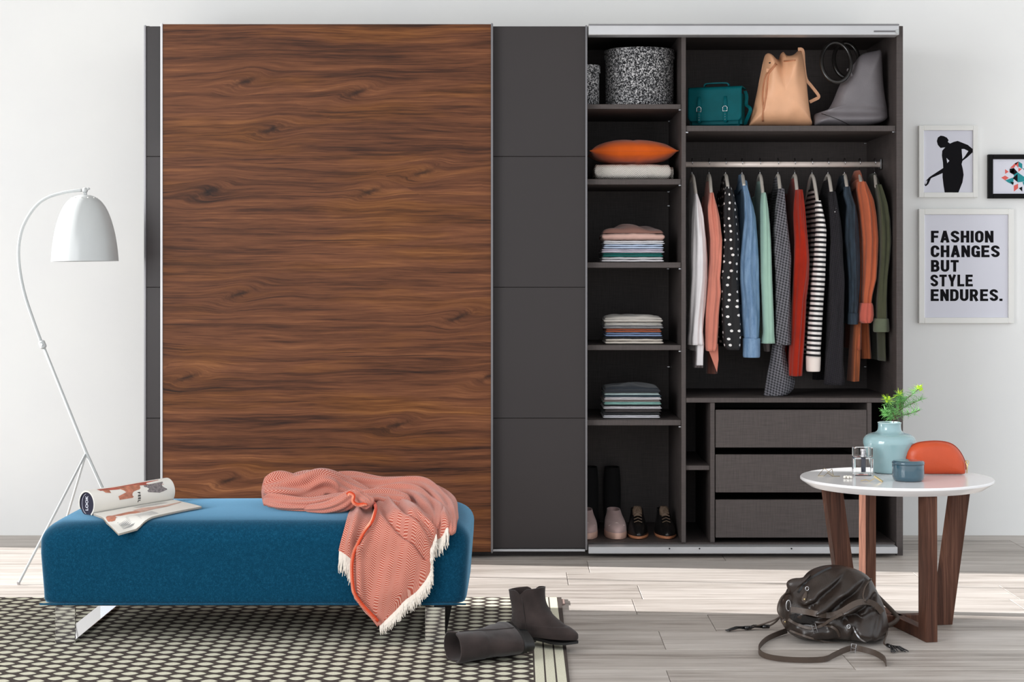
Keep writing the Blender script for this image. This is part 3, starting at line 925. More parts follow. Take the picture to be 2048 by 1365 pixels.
roll([(655, 968, -1.26, 0.035, 0.034), (700, 972, -1.25, 0.045, 0.038), (760, 978, -1.25, 0.045, 0.034), (815, 976, -1.27, 0.045, 0.036), (855, 984, -1.32, 0.042, 0.036), (882, 1006, -1.44, 0.038, 0.034), (896, 1034, -1.60, 0.028, 0.028), (901, 1056, -1.70, 0.018, 0.018), (902, 1070, -1.728, 0.012, 0.012)], folds=3, amp=0.16, seed=1.6, uoff=0.5, twist=0.8)
roll([(740, 994, -1.36, 0.03, 0.022), (790, 990, -1.36, 0.045, 0.034), (835, 997, -1.40, 0.042, 0.034), (864, 1018, -1.53, 0.036, 0.030), (872, 1042, -1.66, 0.024, 0.022), (868, 1060, -1.72, 0.014, 0.012)], folds=3, amp=0.26, seed=3.3, uoff=0.2, twist=1.0)
roll([(528, 998, -1.47, 0.018, 0.018), (570, 1008, -1.50, 0.040, 0.024), (620, 1012, -1.51, 0.046, 0.024), (670, 1006, -1.49, 0.042, 0.026), (720, 1004, -1.47, 0.04, 0.030), (770, 1004, -1.46, 0.04, 0.030), (820, 1014, -1.52, 0.04, 0.026)], folds=4, amp=0.30, seed=2.1, uoff=0.3)
roll([(608, 1018, -1.55, 0.014, 0.010), (650, 1016, -1.565, 0.026, 0.018), (684, 1006, -1.57, 0.028, 0.024), (706, 994, -1.575, 0.022, 0.022), (722, 1000, -1.585, 0.020, 0.020), (742, 1010, -1.62, 0.020, 0.016)], folds=3, amp=0.18, seed=4.0, uoff=0.7)
# orange stitched hem: curl at the top, along the left edge to the tip
hem_px = [(694, 990), (700, 986), (708, 992), (706, 1003), (716, 1010), (733, 1008), (745, 1012), (752, 1030), (749, 1046), (743, 1062), (731, 1082), (713, 1111), (705, 1132), (704, 1158), (706, 1185), (711, 1203), (731, 1226), (757, 1256)]
hp = spline(hem_px, 120)
pts = []
for x, y in hp:
    if y < 1012 and x < 740:
        Yk = -1.625; p = P(x, y, Yk)
    else:
        u = 0.0; s = s_for_py(y); yy, z = drape(s, OFF + 0.012 + fold_main(x, y, 0.05, 0) * 0.45)
        p = Vector(((x - CX) * (D + yy) / F, yy - 0.004, z))
    pts.append(p)
for _ in range(3): pts = [pts[0]] + [(a + b * 2 + c) / 4 for a, b, c in zip(pts, pts[1:], pts[2:])] + [pts[-1]]
mb = MB(); mb.tube(pts, 1.0, 8, flat=(0.0052, 0.003), up=(0, -1, 0.3))
hem = obj('hem', mb, M['hem'], throw, smooth=True, label='bright orange stitched hem')
mb = MB()
for i in range(2, len(pts) - 2):
    for k in (0.0, 0.5):
        c = pts[i].lerp(pts[i + 1], k); t = (pts[i + 1] - pts[i - 1]).normalized(); s = t.cross(Vector((0, -1, 0))).normalized()
        mb.tube([c + Vector((0, -0.0030, 0)), c + s * 0.006 - t * 0.0035 + Vector((0, -0.0020, 0))], 0.0008, 3)
obj('stitching', mb, plain('pale_coral_yarn', (240, 170, 140), 0.9), hem)
# fringe
def fringe(fn, edge, n, length, seed, parts=3):
    """strands hanging from fn(u, v) sampled along edge(t) -> (u, v)"""
    r = random.Random(seed); mb = MB()
    for k in range(n):
        t = k / (n - 1)
        p = fn(*edge(t)); q = fn(*edge(min(1, t + 0.01))); 
        L = length(t) * r.uniform(0.75, 1.1)
        dirn = Vector((r.uniform(-0.12, 0.12) + dirx(t), 0, -1)).normalized()
        out = [p + Vector((0, 0.001, 0.006))]
        for i in range(1, parts + 1):
            f = i / parts
            out.append(p + dirn * L * f + Vector((r.uniform(-0.003, 0.003) * f, -0.004 - 0.004 * math.sin(f * 3) + r.uniform(-0.004, 0.003) * f, 0)))
        for o_ in out:
            if o_.z < rz_ + 0.004: o_.z = rz_ + 0.004 + r.uniform(0, 0.002)
        mb.tube(out, [0.0022, 0.0024, 0.0019, 0.0009][:parts + 1], 4)
    return mb
dirx = lambda t: 0.10
def vof(py): return (py - 985) / (1256 - 985)
mb = fringe(fnM, lambda t: (0.995, vof(1078) + (vof(1255) - vof(1078)) * t), 230, lambda t: 0.024 + 0.018 * math.sin(t * PI) ** 0.5, 1)
obj('fringe', mb, M['fringe'], throw, kind='stuff', label='cream yarn fringe')
dirx = lambda t: -0.1
mb = fringe(fnL, lambda t: (t, 0.80 + 0.2 * t), 60, lambda t: 0.055, 2)
dirx = lambda t: 0.0
f2 = fringe(fnR, lambda t: (0.35 + 0.63 * t, 1.0 - 0.13 * t), 46, lambda t: 0.045, 3)
mb.add(f2.v, f2.f)
obj('fringe', mb, M['fringe'], throw, kind='stuff', label='cream yarn fringe')

# ================================================================== MAGAZINE
mag = thing('open_magazine', 'open magazine with one half rolled over, lying on the left of the blue bench', 'magazine', P(260, 1020, -1.5))
def onb(x, y, h=0.004): return Vector((x, y, bench_top(x, y) + h))
sa, sb = P(187, 1036, -1.60), P(348, 1006, -1.33)
oa, ob_ = P(237, 1072, -1.765), P(403, 1026, -1.50)
sa.z = bench_top(sa.x, sa.y) + 0.006; sb.z = bench_top(sb.x, sb.y) + 0.006
def page(u, v, lift=0.0):
    a = sa.lerp(sb, u); b = oa.lerp(ob_, u)
    p = a.lerp(b, v)
    z = max(p.z, 0) 
    zb = a.z + (b.z - a.z) * v + 0.006 * math.sin(v * PI) * (1 - 0.3 * u)
    zs_ = bench_top(p.x, max(p.y, BYF + 0.0005)) + 0.005 if p.y > BYF - 0.002 else 0
    return Vector((p.x, p.y, max(zb, zs_) + lift))
mb = MB()
mb.grid(lambda u, v: page(u, v, 0.006), 24, 18); mb.grid(lambda u, v: page(u, v, 0.0), 24, 18)
for fn in (lambda t: (t, 0), lambda t: (t, 1), lambda t: (0, t), lambda t: (1, t)):
    top = [page(*fn(i / 20), 0.006) for i in range(21)]; bot = [page(*fn(i / 20), 0.0) for i in range(21)]
    mb.add(top + bot, [(i, i + 1, 22 + i, 21 + i) for i in range(20)])
flat = obj('flat_pages', mb, M['mag_paper'], mag, smooth=True, angle=35)
mb = MB()
for k in range(4):
    z = 0.0012 + k * 0.0013
    mb.tube([page(i / 20, 1.0, z) + Vector((0.0005, -0.0006, 0)) for i in range(21)], 0.00035, 3)
    mb.tube([page(0, i / 10, z) + Vector((-0.0006, 0, 0)) for i in range(11)], 0.00035, 3)
obj('page_edges', mb, M['page_edge'], flat)
# print on the flat page: reclining figure and text columns
def blot(fn, pts, lift):
    """flat printed patch: polygon in (u, v) of surface fn"""
    mb = MB(); n = len(pts)
    c = (sum(p[0] for p in pts) / n, sum(p[1] for p in pts) / n)
    vs = [fn(*c, lift)] + [fn(c[0] + (p[0] - c[0]) * 0.5, c[1] + (p[1] - c[1]) * 0.5, lift) for p in pts] + [fn(p[0], p[1], lift) for p in pts]
    fs = []
    for i in range(n):
        j = (i + 1) % n
        fs += [(0, 1 + i, 1 + j), (1 + i, 1 + n + i, 1 + n + j, 1 + j)]
    mb.add(vs, fs); return mb
def oval(cu, cv, ru, rv, n=14, wob=0.2, seed=0):
    r = random.Random(seed)
    return [(cu + ru * math.cos(2 * PI * i / n) * r.uniform(1 - wob, 1), cv + rv * math.sin(2 * PI * i / n) * r.uniform(1 - wob, 1)) for i in range(n)]
mb = MB()
for a in (oval(0.06, 0.50, 0.055, 0.13, seed=1), [(0.08, 0.42), (0.3, 0.40), (0.42, 0.46), (0.4, 0.6), (0.1, 0.58)]):
    b = blot(page, a, 0.0066); mb.add(b.v, b.f)
obj('printed_figure', mb, M['skin_print'], flat)
mb = MB()
for a in ([(0.36, 0.36), (0.5, 0.30), (0.62, 0.38), (0.75, 0.40), (0.97, 0.33), (0.97, 0.37), (0.72, 0.55), (0.55, 0.56), (0.4, 0.62)],):
    b = blot(page, a, 0.0067); mb.add(b.v, b.f)
obj('printed_figure', mb, M['soft_print'], flat)
mb = MB()
for k in range(9):
    v = 0.68 + k * 0.028
    b = blot(page, [(0.08, v), (0.5, v), (0.5, v + 0.009), (0.08, v + 0.009)], 0.0066); mb.add(b.v, b.f)
for k in range(6):
    v = 0.08 + k * 0.03
    b = blot(page, [(0.45, v), (0.85, v), (0.85, v + 0.008), (0.45, v + 0.008)], 0.0066); mb.add(b.v, b.f)
obj('printed_text', mb, plain('grey_print_text', (176, 174, 172), 0.6), flat)
# rolled half
axis = (sb - sa); axL = axis.length; axn = axis.normalized()
back = Vector((-axn.y, axn.x, 0)).normalized()
Rr = 0.040
def rollp(u, v, lift=0.0):
    """v 0 at the spine, going up and over, 1 under the roll"""
    a = -PI * 0.30 + v * PI * 1.45
    base = sa.lerp(sb, u)
    c = base + back * Rr * 0.80 + Vector((0, 0, Rr * 0.80))
    r = Rr + lift
    p = c - back * (r * 0.92 * math.cos(a)) + Vector((0, 0, r * 1.04 * math.sin(a)))
    zt = bench_top(p.x, p.y) + 0.003 + lift * 0.5 + (0.003 if lift > 0 else 0)
    if p.z < zt: p.z = zt
    return p
mb = MB()
mb.grid(lambda u, v: rollp(u, v, 0.0), 20, 40)
mb.grid(lambda u, v: rollp(u, v, -0.005), 20, 40)
for fn in (lambda t: (t, 0), lambda t: (t, 1), lambda t: (0, t), lambda t: (1, t)):
    top = [rollp(*fn(i / 40), 0.0) for i in range(41)]; bot = [rollp(*fn(i / 40), -0.005) for i in range(41)]
    mb.add(top + bot, [(i, i + 1, 42 + i, 41 + i) for i in range(40)])
rolled = obj('rolled_pages', mb, M['mag_paper'], mag, smooth=True, angle=35)
mb = MB(); mb.grid(lambda u, v: rollp(0.004 + u * 0.99, 0.02 + v * 0.97, -0.0056), 20, 40)
# dark cover seen in the open end: the inner turns fill the roll
cin = sa + back * Rr * 0.80 + Vector((0, 0, Rr * 0.80)) + axn * 0.004
ring = [cin - back * (Rr * 0.90 * math.cos(a)) * 0.93 + Vector((0, 0, Rr * 0.93 * math.sin(a))) for a in [2 * PI * i / 32 for i in range(32)]]
for p in ring: p.z = max(p.z, bench_top(p.x, p.y) + 0.005)
mb.poly(ring, axn * 0.01)
obj('inside_cover', mb, M['navy'], rolled, label='dark navy cover inside the roll')
def face_text(txt, size, mat, parent, origin, xdir, ydir, name, offset=0.0, extr=0.0003, xs=1.0, align='LEFT', spacing=1.0):
    cu = bpy.data.curves.new('lettering', 'FONT'); cu.body = txt; cu.size = size; cu.offset = offset; cu.extrude = extr; cu.align_x = align; cu.space_character = spacing
    to = bpy.data.objects.new('lettering', cu); COL.objects.link(to)
    bpy.context.view_layer.update()
    me = bpy.data.meshes.new_from_object(to.evaluated_get(bpy.context.evaluated_depsgraph_get()))
    bpy.data.objects.remove(to)
    xd, yd = Vector(xdir).normalized(), Vector(ydir).normalized(); zd = xd.cross(yd)
    mb = MB(); mb.add([Vector(origin) + xd * v.co.x * xs + yd * v.co.y + zd * v.co.z for v in me.vertices], [tuple(p.vertices) for p in me.polygons])
    bpy.data.meshes.remove(me)
    return obj(name, mb, mat, parent)
# print on the roll
def rp(u, v, l): return rollp(u, v, l)
pr = [('red_print', [(0.10, 0.50), (0.30, 0.48), (0.62, 0.50), (0.86, 0.50), (0.88, 0.36), (0.62, 0.42), (0.45, 0.40), (0.28, 0.41), (0.12, 0.44)]),
      ('skin_print', [(0.14, 0.45), (0.22, 0.44), (0.22, 0.36), (0.16, 0.38)]),
      ('skin_print', [(0.30, 0.46), (0.60, 0.45), (0.58, 0.36), (0.46, 0.22), (0.30, 0.22), (0.29, 0.28), (0.40, 0.33)]),
      ('grey_print', [(0.63, 0.40), (0.88, 0.42), (0.90, 0.26), (0.80, 0.23), (0.66, 0.27)])]
for i, (mm, a) in enumerate(pr):
    obj('printed_figure', blot(rp, a, 0.0006 + 0.0002 * i), M[mm], rolled)
for i, ch in enumerate('FEEL'):
    v0 = 0.30 - i * 0.045
    p = rollp(0.53, v0, 0.0008); q = rollp(0.53, v0 - 0.04, 0.0008)
    face_text(ch, 0.014, M['ink'], rolled, p, (q - p), axn, 'printed_letter', 0.0003)
cen = cin - axn * 0.0012
upv = Vector((0, 0, 1))
face_text('LOOK', 0.016, M['paper'], rolled, cen + back * (-0.004) - upv * 0.021, upv, back * 1.0, 'cover_title', 0.0003)
mb = MB(); mb.tube([cen + back * 0.023 * math.cos(a) * -1 + upv * 0.031 * math.sin(a) for a in [PI * (-0.42 + 0.84 * i / 24) + PI for i in range(25)]], 0.0006, 4)
obj('cover_ring', mb, M['paper'], rolled)

# ================================================================== FLOOR LAMP
lamp = thing('arc_floor_lamp', 'white metal arc floor lamp with dome shade at the far left', 'lamp', P(140, 1120, -0.35))
lp = lambda x, y, Y=-0.35: P(x, y, Y)
apex = lp(172, 905)
footA = P(37, 1170, -0.658); footA.z = 0.003
footB = Vector((-1.40, -0.42, 0.003)); footC = P(115, 1098, 0.15); footC.z = 0.003
mb = MB(); mb.tube([footB, apex, lp(88, 697)], 0.0062, 10); obj('lower_pole', mb, M['white_metal'], lamp, smooth=True)
for ft in (footA, footC):
    mb = MB(); mb.tube([apex + Vector((0, 0, -0.004)), ft], 0.0045, 10); lg = obj('leg', mb, M['white_metal'], lamp, smooth=True)
    mb = MB(); mb.tube([ft + Vector((0, 0, -0.003)), ft + Vector((0, 0, 0.006))], 0.0062, 10); obj('rubber_foot', mb, M['steel'], lg)
arc = spline([(82, 684), (66, 640), (50, 592), (40, 545), (37, 500), (43, 462), (57, 432), (76, 408), (98, 394), (125, 386), (148, 382), (163, 381)], 60)
mb = MB(); mb.tube([lp(x, y) for x, y in arc], 0.0062, 10); obj('curved_pole', mb, M['white_metal'], lamp, smooth=True)
mb = MB(); a, b = lp(82, 682), lp(88, 697)
mb.tube([a, a.lerp(b, 0.15), a.lerp(b, 0.85), b], [0.0085, 0.0125, 0.0125, 0.0085], 12)
j = obj('joint_collar', mb, M['white_metal'], lamp, smooth=True, angle=40)
mb = MB(); c = a.lerp(b, 0.5); mb.tube([c + Vector((0, -0.010, 0)), c + Vector((0, -0.018, 0))], 0.0045, 10); obj('knob', mb, M['steel'], j)
hc = lp(170, 381)
mb = MB(); mb.ball(hc, 0.011, 14, 10); mb.tube([hc, hc + Vector((0.012, 0, 0.006)), hc + Vector((0.018, 0, 0.007))], [0.004, 0.005, 0.003], 8); mb.tube([hc, hc + Vector((0.003, 0, -0.026))], 0.006, 10)
obj('swivel', mb, M['white_metal'], lamp, smooth=True)
sc = lp(170, 523)
k = (D - 0.35) / F
prof = [(0.0, 133), (10, 132.6), (20, 129.5), (30, 123), (38, 114), (45, 102), (51, 87), (56, 70), (60, 52), (62.8, 34), (64.8, 16), (65.8, 2), (65.8, 0)]
pr_ = spline(prof, 40)
tilt = Matrix.Translation(sc) @ Matrix.Rotation(math.radians(-0.6), 4, 'Y')
mb = MB(); outer = [(max(r * k, 0), z * k) for r, z in pr_]; inner = [(max(r * k - 0.002, 0), max(z * k - 0.002, 0)) for r, z in reversed(pr_)]
n = 56; rings = []
for r, z in outer + inner:
    rings.append([tilt @ Vector((max(r, 1e-5) * math.cos(2 * PI * i / n), max(r, 1e-5) * math.sin(2 * PI * i / n), z)) for i in range(n)])
mb.loft(rings); shade = obj('lamp_shade', mb, M['white_metal'], lamp, smooth=True, angle=50)
mb = MB()
for i in range(12):
    a = 2 * PI * i / 12; mb.ball(tilt @ Vector((25.5 * k * math.cos(a), 25.5 * k * math.sin(a), 126.6 * k)), 0.0028, 6, 4)
obj('vent_rivets', mb, M['white_paint'], shade)
mb = MB(); mb.lathe([(0.012, 0.20), (0.014, 0.15), (0.03, 0.10), (0.03, 0.08), (0.018, 0.06), (0.0, 0.055)], sc, 16); obj('bulb', mb, M['white_paint'], shade, smooth=True)

# ================================================================== ROUND SIDE TABLE
TC = Vector((1.198, -1.40, 0)); TZ = 0.470; TR = 0.301
tab = thing('round_side_table', 'round white-topped side table on crossed walnut legs', 'table', (TC.x, TC.y, 0))
mb = MB(); mb.lathe([(0.0, TZ - 0.030), (TR - 0.045, TZ - 0.030), (TR - 0.030, TZ - 0.0285), (TR - 0.002, TZ - 0.010), (TR, TZ - 0.0075), (TR, TZ - 0.003), (TR - 0.0025, TZ), (TR - 0.02, TZ), (0.0, TZ)], (TC.x, TC.y, 0), 96)
obj('tabletop', mb, M['table_top'], tab, smooth=True, angle=25)
def leg_frame(ang, top, bot, w, th, zt):
    R = Matrix.Translation(TC) @ Matrix.Rotation(math.radians(ang), 4, 'Z')
    fr = []
    for s in (-1, 1):
        # slanting board: trapezoid prism in the frame plane
        p = [(s * bot, 0.0006), (s * (bot - w * 1.0), 0.0006), (s * (top - w * 1.0), zt), (s * top, zt)]
        mb = MB(); mb.poly([R @ Vector((x, -th / 2, z)) for x, z in p], R.to_3x3() @ Vector((0, th, 0)))
        obj('leg', mb, M['table_wood'], tab)
    return R
def bar(R, bot, w, th, h, z0=0.0006, gap=0.0):
    mb = MB().box(-bot + w + 0.0006, bot - w - 0.0006, -th / 2 + 0.0008, th / 2 - 0.0008, z0, z0 + h, 0.001, mat=R)
    obj('foot_bar', mb, M['table_wood'], tab)
R1 = leg_frame(10, 0.243, 0.180, 0.058, 0.036, TZ - 0.0305)
R2 = leg_frame(-78.5, 0.260, 0.262, 0.056, 0.036, TZ - 0.0305)
bar(R1, 0.180, 0.058, 0.036, 0.034, z0=0.0006)
bar(R2, 0.262, 0.056, 0.036, 0.034, z0=0.0006)

# ---- things on the table
def tz(px, py, Y): return Vector(((px - CX) * (D + Y) / F, Y, TZ))
vc = tz(1779, 0, -1.27)
k = (D - 1.27) / F
vase = thing('ceramic_vase', 'pale blue glazed vase with short neck holding a green sprig', 'vase', vc)
pr_ = spline([(0, 0), (28, 0), (34, 1), (37, 5), (41, 20), (47, 40), (51, 54), (52, 62), (49, 71), (40, 77), (29, 80), (24, 84), (22.6, 90), (22.8, 97), (23.6, 99.5)], 56)
inn = [(21.5, 99.5), (20.5, 90), (20.5, 84), (0.0, 82)]
mb = MB(); mb.lathe([(r * k, z * k + 0.0006) for r, z in pr_ + inn], vc, 56)
obj('body', mb, M['vase'], vase, smooth=True, angle=60)
mb = MB(); rr = 22.6 * k
mb.tube([vc + Vector((rr * math.cos(2 * PI * i / 40), rr * math.sin(2 * PI * i / 40), 99.5 * k + 0.0006)) for i in range(40)], 0.0016, 6, closed=True)
obj('rim', mb, plain('pale_rim_glaze', (205, 222, 222), 0.15), vase, smooth=True)
spr = thing('asparagus_fern_sprig', 'fine-needled green sprig standing in the pale blue vase', 'plant', vc + Vector((0, 0, 0.14)))
Yv = -1.27
def sp(x, y, dy=0.0): return P(x, y, Yv + dy)
stems = [[(1783, 866, 0), (1786, 848, 0), (1797, 822, 0), (1803, 800, 0.01)], [(1790, 836, 0), (1781, 815, -0.01), (1774, 800, -0.015)], [(1797, 822, 0), (1812, 800, 0.01), (1828, 786, 0.015), (1840, 777, 0.015)],
         [(1797, 822, 0), (1815, 812, -0.01), (1842, 800, -0.02)], [(1793, 832, 0), (1812, 830, 0.012), (1838, 822, 0.02)], [(1800, 812, 0), (1801, 798, 0), (1797, 790, 0)], [(1788, 843, 0), (1778, 832, 0.02), (1770, 824, 0.03)]]
mb = MB()
for s in stems: mb.tube([sp(*p) for p in spline(s, 14)], [0.0016] * 4 + [0.0011] * 10, 5)
obj('stem', mb, M['twig'], spr, smooth=True)
r = random.Random(5)
mb = MB(); ml = MB()
for si, s in enumerate(stems):
    pp = [sp(*p) for p in spline(s, 26)]
    for i, p in enumerate(pp):
        if i < (13 if si == 0 else 5): continue
        cnt = 7 if si in (0, 1, 5, 6) else 4
        for _ in range(cnt):
            d = Vector((r.uniform(-1, 1), r.uniform(-0.8, 0.8), r.uniform(-0.5, 1.0))).normalized()
            L = r.uniform(0.012, 0.030)
            tgt = ml if (i > 20 and si in (1, 2, 5) and r.random() < 0.75) else mb
            tgt.tube([p, p + d * L * 0.5 + Vector((0, 0, 0.001)), p + d * L], [0.0005, 0.0007, 0.0002], 3)
for s in (1, 2):
    c = sp(*stems[s][-1])
    for _ in range(7): ml.ball(c + Vector((r.uniform(-.008, .008), r.uniform(-.006, .006), r.uniform(-.008, .008))), (0.0045, 0.003, 0.0045), 6, 4)
obj('needles', mb, M['leaf'], spr, kind='stuff')
obj('young_needles', ml, M['lime'], spr, kind='stuff', label='lime green young tips')

bc = tz(1816.5, 0, -1.50); k = (D - 1.50) / F
bowl = thing('lidded_bowl', 'slate blue lidded ceramic pot in front of the orange pouch', 'pot', bc)
mb = MB(); mb.lathe([(0, 0.0006), (26 * k, 0.0006), (30 * k, 3 * k), (31.6 * k, 10 * k), (31.8 * k, 33 * k), (0, 33 * k)], bc, 48); obj('body', mb, M['bowl'], bowl, smooth=True, angle=50)
mb = MB(); mb.lathe([(0, 33.6 * k), (32 * k, 33.6 * k), (32.6 * k, 34.5 * k), (32.4 * k, 38 * k), (30 * k, 40.5 * k), (24 * k, 41 * k), (0, 40 * k)], bc, 48); obj('lid', mb, M['bowl'], bowl, smooth=True, angle=50)

cc = tz(1872, 0, -1.33)
clutch = thing('half_moon_pouch', 'rust orange half-moon leather pouch on the side table', 'pouch', cc)
Yc = -1.33; dz = 2.5
ol = [(1816, 955), (1814, 940), (1813, 925), (1814, 912), (1821, 902), (1834, 895), (1852, 892), (1872, 891), (1892, 893), (1907, 899), (1919, 911), (1927, 925), (1931, 938), (1931, 950), (1929, 957), (1900, 957.5), (1860, 957), (1830, 956)]
def onT(x, y, Yq):
    p = P(x, y, Yq); return p
zb = P(0, 957, Yc).z
pts = [P(x, y, Yc) + Vector((0, 0, TZ + 0.001 - zb)) for x, y in spline(ol + [ol[0]], 60)[:-1]]
for p in pts: p.z = max(p.z, TZ + 0.001)
mb = inflate(pts, sum(pts, Vector()) / len(pts), 0.028, n=80, m=9, p=5, q=1.6, zfloor=TZ + 0.0008)
cb = obj('body', mb, M['rust_leather'], clutch, smooth=True)
mb = MB(); mb.tube([p + Vector((0, 0, 0.0006)) for p in pts if p.z > TZ + 0.012], 0.0022, 6); obj('zip', mb, plain('rust_zip', (150, 50, 24), 0.5), cb, smooth=True)
zp = max(pts, key=lambda p: p.x) ; zp = Vector((zp.x - 0.0035, zp.y - 0.012, TZ + 0.046))
mb = MB(); mb.tube([zp, zp + Vector((0.004, -0.004, -0.014)), zp + Vector((0.002, -0.006, -0.04))], [0.0016, 0.0026, 0.0018], 8)
mb.tube([zp + Vector((0.004 + 0.005 * math.cos(a), -0.004, -0.006 + 0.007 * math.sin(a))) for a in [2 * PI * i / 16 for i in range(16)]], 0.0012, 6, closed=True)
obj('zip_pull', mb, M['brass'], cb, smooth=True, label='brass zip pull')

# clear perfume bottle
pb = tz(1725, 0, -1.36)
perf = thing('perfume_bottle', 'clear glass perfume bottle with silver atomiser beside the vase', 'bottle', pb)
x, y, z = pb
mb = MB().box(x - 0.031, x + 0.031, y - 0.020, y + 0.020, z + 0.0008, z + 0.060, 0.005, seg=3); gl = obj('glass_body', mb, M['glass'], perf, smooth=True, angle=30)
mb = MB().box(x - 0.0055, x + 0.0085, y - 0.006, y + 0.006, z + 0.012, z + 0.0595, 0.001); obj('dip_tube', mb, plain('dark_tube', (40, 46, 66), 0.2), gl)
mb = MB(); mb.lathe([(0.0, 0.0605), (0.0115, 0.0605), (0.0115, 0.066), (0.008, 0.067), (0.008, 0.078), (0.010, 0.079), (0.010, 0.086), (0.0, 0.087)], (x + 0.002, y, z), 20); obj('atomiser', mb, M['steel'], perf, smooth=True, angle=40)
mb = MB().box(x - 0.030, x - 0.0225, y - 0.016, y + 0.016, z + 0.0605, z + 0.090, 0.001); mb.box(x + 0.0225, x + 0.030, y - 0.016, y + 0.016, z + 0.0605, z + 0.090, 0.001); mb.box(x - 0.022, x + 0.022, y + 0.012, y + 0.016, z + 0.0605, z + 0.090, 0.001)
obj('clear_cap', mb, M['glass'], perf)
# jewellery
def floor_pt(px, py):
    Yq = F * (CH - TZ) / (py - CY) - D
    return Vector(((px - CX) * (D + Yq) / F, Yq, TZ))
c = floor_pt(1655, 953)
br = thing('wire_bracelet', 'folded angular gold wire jewellery at the left edge of the white tabletop', 'jewellery', c)
W = [(-0.030, 0.0, 0.0015), (-0.008, 0.012, 0.024), (0.018, -0.004, 0.002), (0.016, 0.01, 0.022), (-0.012, -0.008, 0.002), (-0.030, 0.0, 0.0015)]
mb = MB()
for a, b in zip(W, W[1:]): mb.tube([c + Vector(a), c + Vector(b)], 0.0009, 6)
mb.tube([c + Vector((0.0, -0.004, 0.010)), c + Vector((0.012, -0.02, 0.002)), c + Vector((0.036, -0.02, 0.002))], 0.0011, 6)
obj('wire', mb, plain('worn_gold', (150, 136, 110), 0.3, 0.8), br)
c = floor_pt(1695, 958)
pe = thing('pearl_earrings', 'cluster of small white pearls beside the wire jewellery', 'jewellery', c)
for dx, dy in ((-0.009, 0), (-0.002, 0.007), (0.006, 0.003), (0.010, -0.004), (0.001, -0.006)):
    mb = MB(); mb.ball(c + Vector((dx, dy, 0.0052)), 0.0046, 12, 8); obj('pearl', mb, M['pearl'], pe, smooth=True)
c = floor_pt(1745, 964)
cl = thing('gold_hair_clip', 'small gold bar clip with bent wire on the front of the white tabletop', 'jewellery', c)
mb = MB(); mb.tube([c + Vector(p) for p in ((-0.036, 0.004, 0.002), (-0.02, 0.002, 0.006), (-0.010, -0.006, 0.002), (0.006, 0.0, 0.010))], 0.0012, 6); obj('wire', mb, M['brass'], cl)
R = Matrix.Translation(c + Vector((0.018, -0.002, 0.009))) @ Matrix.Rotation(-0.7, 4, 'Z') @ Matrix.Rotation(0.5, 4, 'Y')
mb = MB().box(-0.016, 0.016, -0.0045, 0.0045, -0.002, 0.002, 0.0006, mat=R); obj('bar', mb, M['brass'], cl)
